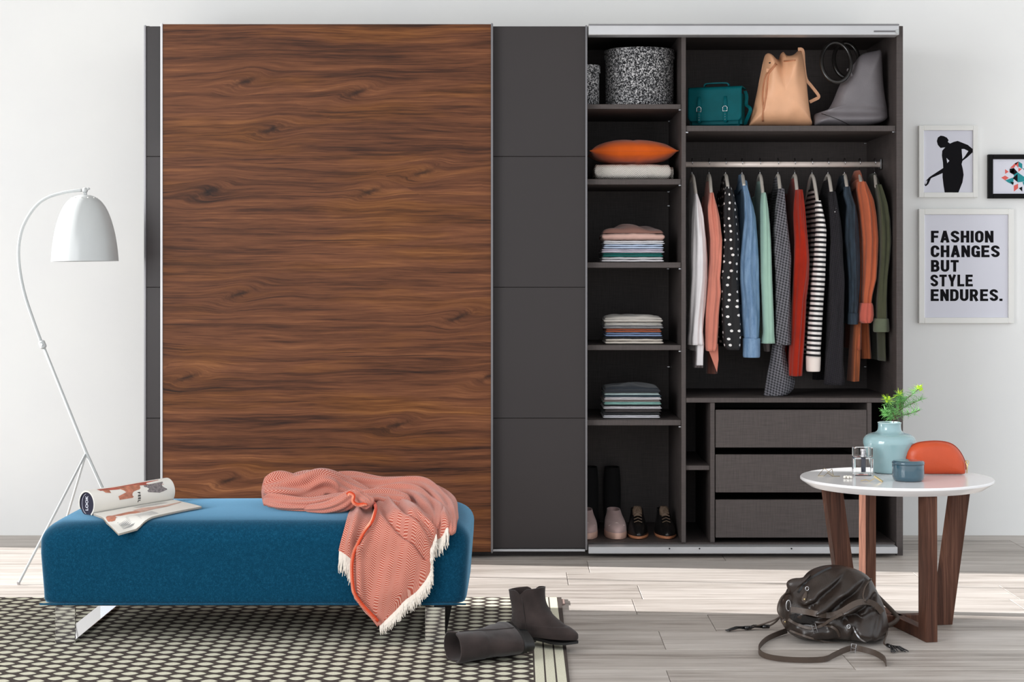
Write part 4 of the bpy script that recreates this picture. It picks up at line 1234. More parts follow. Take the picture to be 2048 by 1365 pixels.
# ================================================================== SHOES AND BOOTS
def shoe_rings(tab, n=36, e=2.3, toe=1.0):
    """tab: (z, xmin, xmax, half width) local: x runs heel->toe; returns rings"""
    rings = []
    for z, a, b, w in tab:
        cx, hx = (a + b) / 2, (b - a) / 2; ring = []
        for i in range(n):
            t = 2 * PI * i / n
            c, s = math.cos(t), math.sin(t)
            x = cx + hx * math.copysign(abs(c) ** (2 / e), c)
            L = (b - a)
            f = (x - a) / max(L, 1e-6)
            wk = 1.0
            if L > 0.13: wk = 0.80 + 0.22 * math.sin(min(1, f / 0.7) * PI / 2) - 0.30 * toe * max(0, (f - 0.72) / 0.28) ** 1.6
            y = w * wk * math.copysign(abs(s) ** (2 / e), s)
            ring.append(Vector((x, y, z)))
        rings.append(ring)
    return rings
def ankle_boot(name, label, Mx, origin, sz=1.0, group=None, mat='suede', h=0.150):
    root = thing(name, label, 'boot', origin, group)
    tab = spline([(0.016, 0.002, 0.222, 0.036), (0.024, 0.000, 0.224, 0.037), (0.034, -0.001, 0.220, 0.037), (0.046, 0.0, 0.200, 0.037), (0.058, 0.001, 0.178, 0.036), (0.072, 0.003, 0.154, 0.035), (0.090, 0.004, 0.130, 0.035), (0.112, 0.002, 0.114, 0.036), (0.135, -0.002, 0.108, 0.038), (0.150, -0.004, 0.108, 0.039)], 34)
    tab = [(z * h / 0.150 if z > 0.05 else z, a, b, w) for z, a, b, w in tab]
    rings = shoe_rings(tab)
    # V notch at the side of the opening and higher front
    top = rings[-1]
    def notch(p):
        f = (p.x + 0.003) / 0.111
        return Vector((p.x, p.y, p.z + 0.014 * f - 0.016 * math.exp(-((f - 0.5) / 0.10) ** 2)))
    for k, wgt in ((-1, 1.0), (-2, 0.75), (-3, 0.4), (-4, 0.15)):
        rings[k] = [p.lerp(notch(p), wgt) for p in rings[k]]
    inner = []
    for k in (-1, -3, -6, -10, -14):
        rg = rings[k]; c = sum(rg, Vector()) / len(rg)
        inner.append([p + (c - p).normalized() * 0.0035 for p in rg])
    inner[0] = [p + Vector((0, 0, 0.0005)) for p in inner[0]]
    mb = MB(); mb.loft(rings + inner, True, True)
    mb.disp(lambda p: p + Vector((0.0022 * nz(p.x * 40, p.y * 40, p.z * 30), 0.0022 * nz(p.x * 30 + 9, p.y * 40, p.z * 40), 0)) if p.z > 0.03 else p)
    up = obj('upper', mb.xf(Mx), M[mat], root, smooth=True, angle=70)
    mb = MB(); mb.loft([[Vector((0.111 + (p.x - 0.111) * s, p.y * s, z)) for p in rings[0]] for z, s in ((0.0095 + 0.0, 0.98), (0.010, 1.02), (0.0165, 1.02))])
    mb.disp(lambda p: Vector((p.x, p.y, p.z - 0.008 * sm(0.10, 0.16, p.x) + 0.004 * sm(0.19, 0.225, p.x))))
    obj('sole', mb.xf(Mx), M['black_sole'], root, smooth=True, angle=50)
    mb = MB(); hr = [p for p in rings[0]]
    def heel(z, s): return [Vector((min(p.x, 0.068) * s + 0.002, p.y * 0.9 * s, z)) for p in hr]
    mb.loft([heel(-0.012 + 0.0, 0.92), heel(0.0093, 1.0)])
    obj('heel', mb.xf(Mx), M['black_sole'], root, smooth=True, angle=40)
    # side seam
    mb = MB(); mb.tube([Vector((0.056 + 0.02 * (1 - z / h), -0.0365 + 0.0015 * math.sin(z * 30), z)) for z in [0.022 + i * (h - 0.034) / 14 for i in range(15)]], 0.0012, 5)
    obj('side_seam', mb.xf(Mx), M['black_sole'] if mat != 'suede' else plain('dark_suede_seam', (52, 44, 42), 0.9), up, smooth=True)
    return root
# standing boot: heel on the rug, toe towards the camera and right
h0 = P(1040, 1268, -1.56); zf = rz_ + 0.012 * 1.02 + 0.0012
Rz = math.radians(-33)
S = 1.03
Mx = Matrix.Translation(Vector((XW(1024, -1.675), -1.675, zf + 0.0))) @ Matrix.Rotation(Rz, 4, 'Z') @ Matrix.Scale(S, 4)
ankle_boot('ankle_boot', 'dark brown suede ankle boot standing upright at the rug edge', Mx, (XW(1060, -1.65), -1.65, rz_), group='suede ankle boots on the rug', h=0.141)
# lying boot: on its side, opening towards the left
a = Vector((-0.95, -0.31, 0)).normalized()      # shaft direction (local z)
t = Vector((0.31, -0.95, 0)).normalized() * -1   # toe direction (local x)
b = a.cross(t)                                  # local y
R = Matrix((t, b, a)).transposed().to_4x4()
O = Vector((XW(1062, -1.965), -1.965, rz_ + 0.0405 * 1.12))
Mx = Matrix.Translation(O) @ R @ Matrix.Scale(1.12, 4)
ankle_boot('ankle_boot', 'dark brown suede ankle boot lying on its side on the rug', Mx, (XW(985, -1.98), -1.98, rz_), group='suede ankle boots on the rug', h=0.185)

WF = ZW(1087) + 0.0012   # wardrobe floor height
def low_shoe(name, label, x, ytoe, yaw, L, w, upmat, solemat, kind):
    root = thing(name, label, 'shoe', (x, ytoe + 0.1, WF))
    k = L / 0.27
    Mx = Matrix.Translation(Vector((x, ytoe + L, WF))) @ Matrix.Rotation(-PI / 2 + yaw, 4, 'Z')
    if kind == 'sneaker':
        tab = [(0.022, 0.004, 0.264, w), (0.034, 0.004, 0.266, w), (0.046, 0.004, 0.256, w * 0.98), (0.056, 0.004, 0.232, w * 0.94), (0.066, 0.004, 0.196, w * 0.86), (0.078, 0.002, 0.165, w * 0.74), (0.090, 0.0, 0.140, w * 0.66), (0.098, 0.0, 0.128, w * 0.62)]
        so = [(0.0, 1.0), (0.003, 1.03), (0.022, 1.04), (0.026, 1.02)]
    else:
        tab = [(0.012, 0.004, 0.266, w), (0.020, 0.004, 0.266, w * 0.98), (0.030, 0.004, 0.256, w * 0.94), (0.042, 0.004, 0.236, w * 0.88), (0.054, 0.004, 0.205, w * 0.80), (0.068, 0.002, 0.172, w * 0.70), (0.082, 0.0, 0.145, w * 0.62), (0.096, 0.0, 0.128, w * 0.60)]
        so = [(0.0, 0.98), (0.003, 1.02), (0.010, 1.02), (0.012, 1.0)]
    tab = [(z, a * k, b * k, ww) for z, a, b, ww in spline(tab, 26)]
    rings = shoe_rings(tab, toe=0.7 if kind == 'sneaker' else 0.9)
    inner = []
    for q in (-1, -4, -8):
        rg = rings[q]; c = sum(rg, Vector()) / len(rg)
        inner.append([p + (c - p).normalized() * 0.004 for p in rg])
    mb = MB(); mb.loft(rings + inner)
    up = obj('upper', mb.xf(Mx), M[upmat], root, smooth=True, angle=60)
    mb = MB(); c0 = Vector((0.135 * k, 0, 0))
    mb.loft([[Vector((c0.x + (p.x - c0.x) * s, p.y * s, z)) for p in rings[0]] for z, s in so])
    obj('sole', mb.xf(Mx), M[solemat], root, smooth=True, angle=40)
    if kind == 'sneaker':
        mb = MB(); mb.loft([[Vector((0.10 * k + 0.048 * math.cos(t_) - 0.0, 0.018 * math.sin(t_), 0.100 - 0.02 * 0 + z)) for t_ in [2 * PI * i / 20 for i in range(20)]] for z in (0.0, 0.004)])
        mb = MB(); mb.tube([Vector((0.215 * k - i * 0.0, (i / 10 - 1) * w * 0.75, 0.062 - 0.012 * abs(i / 10 - 1))) for i in range(21)], 0.0014, 5); obj('toe_seam', mb.xf(Mx), plain('pale_pink_piping', (206, 186, 180), 0.8), up)
    else:
        mb = MB()
        for j in range(4):
            xx = (0.205 - 0.016 * j) * k; zz = 0.060 + 0.010 * j
            mb.tube([Vector((xx, -0.016, zz)), Vector((xx - 0.004, 0, zz + 0.006)), Vector((xx, 0.016, zz))], 0.0017, 5)
        mb.tube([Vector((0.15 * k, -0.012, 0.098)), Vector((0.155 * k, 0.0, 0.118)), Vector((0.15 * k, 0.012, 0.098))], 0.0017, 5)
        obj('laces', mb.xf(Mx), M['brown_lining'], up, label='brown laces')
        mb = MB(); ln = [(z, a + 0.0, b, ww) for z, a, b, ww in ((0.080, 0.09 * k, 0.160 * k, 0.020), (0.100, 0.088 * k, 0.140 * k, 0.020), (0.112, 0.086 * k, 0.118 * k, 0.014))]
        rr = shoe_rings(ln, 20); mb.loft(rr); obj('tongue', mb.xf(Mx), M['brown_lining'], up, smooth=True, label='brown tongue')
        mb = MB()
        for j in range(9):
            tt = (j - 4) / 4 * 0.9; mb.ball(Vector((0.234 * k - 0.012 * abs(tt), w * 0.55 * tt, 0.0415 - 0.006 * abs(tt))), 0.0016, 5, 4)
        obj('perforated_toe_cap', mb.xf(Mx), M['steel'], up)
    return root
low_shoe('canvas_shoe', 'dusty pink slip-on shoe half hidden by the charcoal door', XW(1175, 0.1), 0.075, 0.0, 0.262, 0.043, 'pink_canvas', 'pink_sole', 'sneaker')
low_shoe('canvas_shoe', 'dusty pink slip-on shoe next to the black brogues', XW(1231, 0.1), 0.075, 0.03, 0.262, 0.043, 'pink_canvas', 'pink_sole', 'sneaker')
low_shoe('brogue_shoe', 'black leather brogue beside the pink slip-on shoes', XW(1281, 0.1), 0.085, -0.03, 0.27, 0.042, 'black_leather', 'tan_sole', 'brogue')
low_shoe('brogue_shoe', 'black leather brogue nearest the partition of the shoe bay', XW(1333, 0.1), 0.085, 0.02, 0.27, 0.042, 'black_leather', 'tan_sole', 'brogue')
M['black_suede'] = plain('matt_black_suede', (22, 20, 21), 0.95)
def tall_boot(label, x):
    root = thing('tall_boot', label, 'boot', (x, 0.44, WF))
    Mx = Matrix.Translation(Vector((x, 0.568, WF))) @ Matrix.Rotation(-PI / 2, 4, 'Z')
    tab = spline([(0.012, 0.0, 0.205, 0.036), (0.03, 0.0, 0.205, 0.036), (0.05, 0.0, 0.17, 0.036), (0.075, 0.0, 0.12, 0.036), (0.12, 0.0, 0.10, 0.037), (0.19, 0.0, 0.10, 0.036), (0.245, 0.004, 0.10, 0.031)], 30)
    rings = shoe_rings(tab); inn = []
    for q in (-1, -5, -10):
        c = sum(rings[q], Vector()) / 36; inn.append([p + (c - p).normalized() * 0.003 for p in rings[q]])
    mb = MB(); mb.loft(rings + inn); obj('shaft', mb.xf(Mx), M['black_suede'], root, smooth=True, angle=60)
    mb = MB(); mb.loft([[Vector((0.1 + (p.x - 0.1) * s, p.y * s, z)) for p in rings[0]] for z, s in ((0, 1), (0.002, 1.02), (0.0115, 1.02))]); obj('sole', mb.xf(Mx), M['black_sole'], root)
tall_boot('black tall boot behind the half-hidden pink shoe', XW(1182, 0.4))
tall_boot('black tall boot behind the pink shoe next to the brogues', XW(1227, 0.4))

# ================================================================== SLOUCHY LEATHER BAG ON THE FLOOR
bagc = Vector((XW(1668, -1.60), -1.60, 0))
bag = thing('slouchy_leather_bag', 'dark brown slouchy leather handbag slumped on the floor beside the side table', 'bag', bagc)
YB_ = -1.600
ol = [(1580, 1268), (1566, 1252), (1558, 1230), (1559, 1208), (1570, 1190), (1577, 1176), (1588, 1164), (1604, 1160), (1616, 1146), (1632, 1137), (1655, 1132), (1680, 1132), (1705, 1137), (1728, 1147), (1742, 1160), (1752, 1180), (1762, 1200), (1771, 1225), (1775, 1250), (1772, 1272), (1760, 1284), (1735, 1290), (1690, 1289), (1640, 1286), (1605, 1280)]
pts = [P(x, y, YB_) for x, y in spline(ol + [ol[0]], 90)[:-1]]
for p in pts: p.z = max(p.z, 0.003)
def bfold(w, s, sg):
    if sg > 0: return Vector((0, 0.006 * nz(w.x * 14, w.z * 14, 3), 0))
    s_ = F / (D + YB_); px, py = CX + w.x * s_, CY + (CH - w.z) * s_
    d = 0.0
    for x0, y0, x1, y1, wd, h in ((1672, 1136, 1600, 1192, 8, 0.022), (1704, 1150, 1622, 1208, 8, 0.026), (1736, 1172, 1650, 1226, 8, 0.024), (1752, 1190, 1690, 1226, 7, 0.014),
                                  (1690, 1138, 1614, 1200, 5, -0.016), (1722, 1158, 1638, 1220, 5, -0.020), (1744, 1186, 1672, 1230, 5, -0.014), (1744, 1156, 1728, 1206, 7, -0.022),
                                  (1600, 1228, 1700, 1222, 6, -0.016), (1700, 1222, 1762, 1216, 7, -0.016), (1590, 1240, 1640, 1244, 8, -0.018), (1600, 1262, 1690, 1284, 8, 0.012),
                                  (1745, 1225, 1728, 1275, 5, -0.012), (1700, 1232, 1690, 1260, 5, -0.010)):
        d -= ridge(px, py, x0, y0, x1, y1, wd, h)
    d -= 0.034 * math.exp(-((px - 1716) / 42) ** 2 - ((py - 1256) / 26) ** 2)
    d += 0.010 * nz(w.x * 16, w.z * 16, 1) + 0.006 * nz(w.x * 34, w.z * 30, 5)
    k_ = sm(0.05, 0.4, s)
    return Vector((0.25 * d, d, 0.25 * d if w.z > 0.02 else 0)) * k_
mb = inflate(pts, P(1668, 1222, YB_), 0.120, n=180, m=34, p=2.6, q=2.0, zfloor=0.0025, dfn=bfold, back=0.85)
bbody = obj('body', mb, M['brown_leather'], bag, smooth=True)
def bsurf(px, py, out=0.0):
    """front surface point of the bag seen at a photo pixel (ray cast)"""
    o = Vector((0, -D, CH)); d = (P(px, py, YB_) - o).normalized()
    ok, loc, nrm, idx = bbody.ray_cast(o - bbody_off, d)
    if not ok: return P(px, py, YB_ - 0.06) + Vector((0, -out, 0))
    return loc + bbody_off - d * out
bbody_off = root_loc(bbody)
def strap_on(pxs, w, name, mat='strap_leather', out=0.004, th=0.0035, n=40, parent=None):
    pp = [bsurf(x, y, out) for x, y in spline(pxs, n)]
    for _ in range(3): pp = [pp[0]] + [(a + b * 2 + c) / 4 for a, b, c in zip(pp, pp[1:], pp[2:])] + [pp[-1]]
    mb = MB(); mb.ribbon(pp, w, th, (0, -1, 0.15)); return obj(name, mb, M[mat], parent or bag, smooth=True, angle=40)
strap_on([(1582, 1220), (1600, 1222), (1630, 1228), (1655, 1232), (1680, 1226), (1705, 1210), (1725, 1204), (1748, 1208), (1764, 1226)], 0.017, 'belt_strap', out=0.008)
strap_on([(1577, 1240), (1595, 1250), (1622, 1258), (1645, 1251), (1660, 1241), (1685, 1228)], 0.008, 'side_strap')
strap_on([(1648, 1252), (1662, 1254), (1674, 1262), (1679, 1274)], 0.007, 'side_strap')
strap_on([(1580, 1262), (1612, 1274), (1650, 1284), (1690, 1289)], 0.006, 'base_seam')
strap_on([(1706, 1254), (1712, 1268), (1722, 1280), (1735, 1286)], 0.004, 'pocket_zip', mat='steel', th=0.003)
strap_on([(1742, 1158), (1730, 1175), (1726, 1195), (1734, 1206)], 0.004, 'side_seam')
strap_on([(1596, 1186), (1612, 1165), (1640, 1146), (1662, 1136)], 0.007, 'top_zip', mat='black_leather', out=0.003)
# dark mouth pocket between the straps
mb = MB(); c = [bsurf(x, y, 0.0035) for x, y in [(1578, 1232), (1590, 1228), (1610, 1232), (1640, 1240), (1628, 1250), (1605, 1250), (1586, 1243)]]
mb.poly(c, (0, 0.002, 0)); obj('inner_pocket', mb, M['black_leather'], bag)
def tab_pull(x0, y0, x1, y1):
    a, b = bsurf(x0, y0, 0.008), bsurf(x1, y1, 0.008)
    mb = MB(); mb.tube([a, a.lerp(b, 0.35), a.lerp(b, 0.8), b], [0.35, 0.7, 1.0, 0.7], 10, flat=(0.0085, 0.0022), up=(0, -1, 0)); o = obj('zip_pull', mb, M['strap_leather'], bag, smooth=True)
    mb = MB(); mb.tube([a + Vector((0.005 * math.cos(t_), -0.001, 0.006 + 0.006 * math.sin(t_))) for t_ in [2 * PI * i / 14 for i in range(14)]], 0.0015, 6, closed=True); obj('ring', mb, M['steel'], o, smooth=True)
    mb = MB(); mb.ball(a.lerp(b, 0.78) + Vector((0, -0.003, 0)), 0.0034, 8, 6); obj('rivet', mb, M['brass'], o, smooth=True)
tab_pull(1614, 1182, 1607, 1204)
tab_pull(1697, 1258, 1698, 1281)
def buckle(c, w, h, tilt, name='buckle', parent=None):
    R = Matrix.Rotation(tilt, 3, 'Y')
    q = [c + R @ Vector(p) for p in ((-w, 0, -h), (-w, 0, h), (w, 0, h), (w, 0, -h))]
    mb = MB(); mb.tube(q, 0.0017, 6, closed=True); mb.tube([c + R @ Vector((-w, 0, 0)), c + R @ Vector((w, -0.002, 0))], 0.0012, 5)
    return obj(name, mb, M['steel'], parent or bag, smooth=True, angle=40)
buckle(bsurf(1629, 1258, 0.010), 0.006, 0.014, -0.3)
# ring and rivet at left
c = bsurf(1577, 1212, 0.006)
mb = MB(); mb.tube([c + Vector((0.007 * math.cos(t_), 0, 0.016 * math.sin(t_))) for t_ in [2 * PI * i / 20 for i in range(20)]], 0.002, 6, closed=True); obj('metal_ring', mb, M['steel'], bag, smooth=True)
c = bsurf(1570, 1244, 0.004); mb = MB(); mb.ball(c, (0.010, 0.004, 0.011), 12, 8); o = obj('strap_end', mb, M['strap_leather'], bag, smooth=True)
mb = MB(); mb.ball(c + Vector((0, -0.004, 0)), 0.003, 8, 6); obj('rivet', mb, M['brass'], o, smooth=True)
# fold-over lobe at upper left
pts = [P(x, y, YB_ - 0.03) for x, y in spline([(1572, 1170), (1576, 1162), (1590, 1157), (1606, 1156), (1622, 1148), (1612, 1170), (1598, 1188), (1588, 1197), (1580, 1190), (1572, 1170)], 40)[:-1]]
mb = inflate(pts, sum(pts, Vector()) / len(pts), 0.018, n=40, m=6); obj('top_flap', mb, M['brown_leather'], bag, smooth=True)
# long strap on the floor
def fl(px, py, h=0.0):
    Yq = F * (CH - h) / (py - CY) - D
    return Vector(((px - CX) * (D + Yq) / F, Yq, h))
sp_ = [(1574, 1262, 0.012), (1552, 1270, 0.010), (1532, 1280, 0.010), (1519, 1294, 0.010), (1520, 1306, 0.010), (1535, 1314, 0.010), (1565, 1319, 0.010), (1610, 1321, 0.010), (1650, 1319, 0.010), (1668, 1311, 0.011), (1690, 1301, 0.012), (1708, 1297, 0.013), (1730, 1301, 0.013), (1752, 1308, 0.010), (1768, 1318, 0.008), (1772, 1328, 0.008)]
pp = [fl(x, y, h) for x, y, h in spline(sp_, 80)]
mb = MB(); mb.ribbon(pp, 0.0032, 0.0165, lambda t: (0, -0.35 * math.sin(t * 5), 1)); long_ = obj('shoulder_strap', mb, M['strap_leather'], bag, smooth=True, angle=40)
buckle(fl(1707, 1297, 0.014), 0.007, 0.012, 0.15, parent=long_)
# tassels
def tassel(path, nst, L, spread, seed, name='tassel'):
    r = random.Random(seed); pp = [Vector(p) for p in path]
    mb = MB(); mb.tube([Vector(p) for p in spline([tuple(p) for p in pp], 24)], 0.0028, 6); o = obj('tassel_cord', mb, M['strap_leather'], bag, smooth=True)
    e = pp[-1]; d = (pp[-1] - pp[-2]); d.z = 0; d.normalize(); s = Vector((-d.y, d.x, 0))
    mb = MB(); mb.tube([e - d * 0.004, e + d * 0.018], 0.006, 8)
    for i in range(nst):
        a = r.uniform(-spread, spread)
        q = e + d * 0.014
        dd = (d * math.cos(a) + s * math.sin(a))
        LL = L * r.uniform(0.8, 1.05)
        mb.tube([q + Vector((0, 0, r.uniform(-0.003, 0.003))), q + dd * LL * 0.5 + Vector((0, 0, r.uniform(0, 0.005))), Vector((q.x + dd.x * LL, q.y + dd.y * LL, 0.003 + r.uniform(0, 0.003)))], [0.003, 0.0024, 0.0014], 4)
    obj(name, mb, M['black_leather'], o, smooth=True)
a0 = bsurf(1567, 1200, 0.004)
tassel([a0, fl(1562, 1232, 0.05), fl(1530, 1248, 0.02), fl(1500, 1256, 0.010)], 16, 0.065, 0.14, 1)
tassel([a0 + Vector((0, 0, -0.004)), fl(1564, 1226, 0.055), fl(1552, 1244, 0.025), fl(1536, 1254, 0.010)], 14, 0.060, 0.2, 2)
tassel([P(1772, 1235, -1.60), fl(1773, 1266, 0.03), fl(1768, 1287, 0.012), fl(1776, 1292, 0.009)], 18, 0.060, 0.55, 3)
# handle loop at the left and the one behind at the right
mb = MB(); mb.ribbon([P(x, y, YB_ - d_) for x, y, d_ in spline([(1583, 1186, 0.03), (1568, 1190, 0.05), (1557, 1208, 0.05), (1556, 1226, 0.05), (1566, 1238, 0.05)], 24)], 0.009, 0.003, (-1, 0, 0.2)); obj('handle', mb, M['strap_leather'], bag, smooth=True)
mb = MB(); mb.ribbon([P(x, y, -1.53 + d_) for x, y, d_ in spline([(1752, 1190, -0.04), (1770, 1208, -0.02), (1784, 1222, 0.0), (1795, 1236, 0.0), (1788, 1246, -0.01), (1776, 1252, -0.02)], 24)], 0.013, 0.004, (0, -1, 0)); obj('handle', mb, M['strap_leather'], bag, smooth=True)

# ================================================================== WARDROBE CONTENTS
def shelf_z(i): return ZW(SH[i][0]) + 0.0012
# tweed boxes
def hat_box(label, cx, cy, r, z0, h, lid):
    root = thing('round_storage_box', label, 'box', (cx, cy, z0))
    mb = MB(); mb.lathe([(0, 0), (r - 0.002, 0), (r, 0.003), (r, h - 0.004), (0, h - 0.004)], (cx, cy, z0), 56); obj('box_body', mb, M['tweed'], root, smooth=True, angle=50)
    mb = MB(); mb.lathe([(r + 0.0006, h - lid), (r + 0.004, h - lid), (r + 0.0045, h - lid + 0.003), (r + 0.0045, h - 0.003), (r + 0.002, h), (0, h), (0, h - 0.003), (r + 0.0006, h - 0.003)], (cx, cy, z0), 56); obj('lid', mb, M['tweed'], root, smooth=True, angle=50)
hat_box('large round black and white tweed storage box on the top shelf', XW(1279, 0.21), 0.22, 0.139, shelf_z(0), 0.236, 0.035)
hat_box('small round tweed storage box peeking out beside the door', XW(1172, 0.12), 0.14, 0.054, shelf_z(0), 0.166, 0.030)
# orange cushion
z1 = shelf_z(1)
blk = thing('folded_knit_blanket', 'folded cream chevron knit blanket under the orange cushion', 'blanket', (XW(1268, 0.2), 0.2, z1))
def soft_slab(x0, x1, y0, y1, z0, z1, seed=0.0, wob=0.1, n=40, e=3.0, crown=0.0, tilt=0.0):
    """folded textile: rounded front fold, slightly wavy; cross-section loop swept along X"""
    rings = []; N = 40
    for j in range(N + 1):
        u = j / N; x = x0 + (x1 - x0) * u
        endk = min(1, min(j, N - j) / 1.5 + 0.55)
        hh = (z1 - z0) / 2; zc = (z0 + z1) / 2
        ring = []
        for i in range(n):
            a = 2 * PI * i / n; c, s = math.cos(a), math.sin(a)
            yy = (y0 + y1) / 2 + (y1 - y0) / 2 * math.copysign(abs(c) ** (2 / 5.0), c)
            zz = hh * math.copysign(abs(s) ** (2 / e), s) * endk
            w = wob * (z1 - z0) * (nz(u * 5 + seed, seed * 3, 0) * 1.2 + 0.5 * nz(u * 13, seed * 5, yy * 6))
            cr = crown * math.sin(u * PI)
            ring.append(Vector((x + 0.002 * nz(zz * 60, seed, yy * 9), yy + 0.003 * nz(u * 8, seed * 7, zz * 50), max(z0, zc + zz + w * (0.3 + 0.7 * (s > 0)) + cr * (s > -0.2)))))
        rings.append(ring)
    mb = MB(); mb.loft(rings); return mb
xa, xb = XW(1189, 0.08), XW(1348, 0.08)
mb = soft_slab(xa, xb - 0.012, 0.07, 0.36, z1, z1 + 0.064, 1.0, 0.04, e=3.6); obj('folded_layers', mb, M['wool_cream'], blk, smooth=True)
mb = soft_slab(xb - 0.0115, xb, 0.10, 0.35, z1, z1 + 0.054, 2.0, 0.03, e=3.0); obj('end_fold', mb, M['wool_cream'], blk, smooth=True)
zc = z1 + 0.0685
cu = thing('orange_cushion', 'bright orange cushion on top of the folded cream blanket', 'cushion', (XW(1268, 0.2), 0.22, zc))
hw, hd_, hh = (XW(1357, 0.07) - XW(1180, 0.07)) / 2, 0.17, 0.055
cxx = XW(1268.5, 0.07)
mb = MB(); vs = []
NN = 44
def cushion(u, v, sg):
    a, b = 2 * u - 1, 2 * v - 1
    e = ((1 - abs(a) ** 2.3) * (1 - abs(b) ** 2.3)) ** 0.55
    pin = 1 - 0.06 * (1 - abs(b) ** 2) * abs(a) ** 3; pin2 = 1 - 0.10 * (1 - abs(a) ** 2) * abs(b) ** 3
    z = hh * e * (1.0 + 0.08 * nz(a * 3, b * 3, sg)) + 0.0
    z += 0.004 * e * math.exp(-((a + 0.05 + b * 0.2) / 0.05) ** 2) * -1
    return Vector((cxx + hw * a * pin, 0.235 + hd_ * b * pin2, zc + 0.046 + sg * z * (1.0 if sg > 0 else 0.86)))
mb.grid(lambda u, v: cushion(u, v, 1), NN, NN); mb.grid(lambda u, v: cushion(u, v, -1), NN, NN)
o = obj('cover', mb, M['orange'], cu, smooth=True)
mb = MB(); edge = [cushion(i / 30, 0, 1) for i in range(31)] + [cushion(1, i / 30, 1) for i in range(1, 31)] + [cushion(1 - i / 30, 1, 1) for i in range(1, 31)] + [cushion(0, 1 - i / 30, 1) for i in range(1, 30)]
mb.tube(edge, 0.0016, 5, closed=True); obj('seam', mb, M['orange'], o, smooth=True)
# folded clothes stacks (bottom to top): py bottom, py top, colour, words
CL = {}
def fabric(rgb, nm):
    if nm not in CL: CL[nm] = cloth('folded_' + nm + '_cotton', rgb, vary=0.05)
    return CL[nm]
def stack(i, x0, x1, items, group, where):
    zs = shelf_z(i)
    base_py = items[0][0]
    s = F / (D + 0.09)
    seen = {}
    z = zs
    for k, (pb_, pt_, rgb, nm, word) in enumerate(items):
        th = (pb_ - pt_) / s
        r = random.Random(i * 50 + k)
        xa, xb = XW(x0 + r.uniform(-1, 4), 0.09), XW(x1 + r.uniform(-4, 1), 0.09)
        root = thing('folded_shirt', word + ' ' + where, 'clothes', ((xa + xb) / 2, 0.2, z), group)
        # two folded layers with a thin dark line between
        h1 = th * 0.5
        mt = fabric(rgb, nm)
        cr = 0.004 if k > len(items) - 3 else 0.001
        obj('front_fold', soft_slab(xa, xb, 0.08 + r.uniform(0, 0.006), 0.33, z + 0.0002, z + h1, k * 3.1 + i, 0.14, crown=0, e=5.5), mt, root, smooth=True)
        obj('front_fold', soft_slab(xa + 0.002, xb - 0.003, 0.085 + r.uniform(0, 0.006), 0.33, z + h1 + 0.0002, z + th - 0.0003, k * 2.3 + i + 5, 0.14, crown=0, e=5.0), mt, root, smooth=True)
        z += th
    return z
WH = (216, 212, 214)
z = stack(2, 1203, 1329, [(525, 514.5, WH, 'white', 'white folded cotton top at the bottom of'), (514.5, 506.5, (8, 110, 104), 'teal', 'teal folded top in'), (506.5, 498.5, (214, 206, 218), 'lilac', 'pale lilac folded shirt above the teal one in'),
                     (498.5, 489, (186, 200, 222), 'ice_blue', 'ice blue folded shirt in'), (489, 481.5, (226, 226, 230), 'bright_white', 'bright white folded shirt just under the pink top of')], 'folded clothes on the third shelf', 'the pink-topped pile')
def crumple(label, x0, x1, z0, h, rgb, nm, seed, group, rgb2=None):
    root = thing('folded_blouse', label, 'clothes', ((x0 + x1) / 2, 0.2, z0), group)
    obj('front_fold', soft_slab(x0, x1, 0.078, 0.32, z0 + 0.0003, z0 + h * 0.45, seed, 0.12, crown=0.002), fabric(rgb, nm), root, smooth=True)
    def top(u, v):
        x = x0 + 0.004 + (x1 - x0 - 0.008) * u; y = 0.09 + 0.22 * v
        e = (math.sin(u * PI) ** 0.35) * (math.sin(min(1, v * 1.0) * PI) ** 0.3)
        f = 0.5 + 0.5 * math.sin(u * 9 + seed + 2.0 * nz(u * 2, v * 3, seed)) * math.cos(v * 5 + u * 3)
        return Vector((x, y, z0 + h * 0.45 + 0.0005 + h * 0.62 * e * (0.45 + 0.55 * f)))
    m_ = MB(); m_.grid(top, 50, 26)
    b0 = [top(i / 20, 0) for i in range(21)]
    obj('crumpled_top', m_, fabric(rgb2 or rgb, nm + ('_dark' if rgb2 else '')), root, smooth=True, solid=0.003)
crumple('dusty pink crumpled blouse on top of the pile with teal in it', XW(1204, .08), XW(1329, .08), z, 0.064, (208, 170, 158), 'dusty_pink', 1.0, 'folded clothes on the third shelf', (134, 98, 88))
z = stack(3, 1207, 1326, [(691, 680, (206, 196, 184), 'cream', 'cream folded jumper at the bottom of'), (680, 676, (28, 28, 36), 'ink', 'thin black folded top in'), (676, 667.5, (122, 142, 178), 'denim_blue', 'denim blue folded shirt in'), (667.5, 660, (168, 88, 58), 'rust', 'rust folded top in'),
                     (660, 653.5, (142, 140, 142), 'grey', 'mid grey folded top above the rust one in'), (653.5, 648, (216, 212, 204), 'ivory', 'ivory folded top near the top of')], 'folded clothes on the fourth shelf', 'the pile containing rust')
crumple('light grey folded jumper topping the pile containing rust', XW(1208, .08), XW(1326, .08), z, 0.032, (190, 184, 176), 'stone', 4.0, 'folded clothes on the fourth shelf')
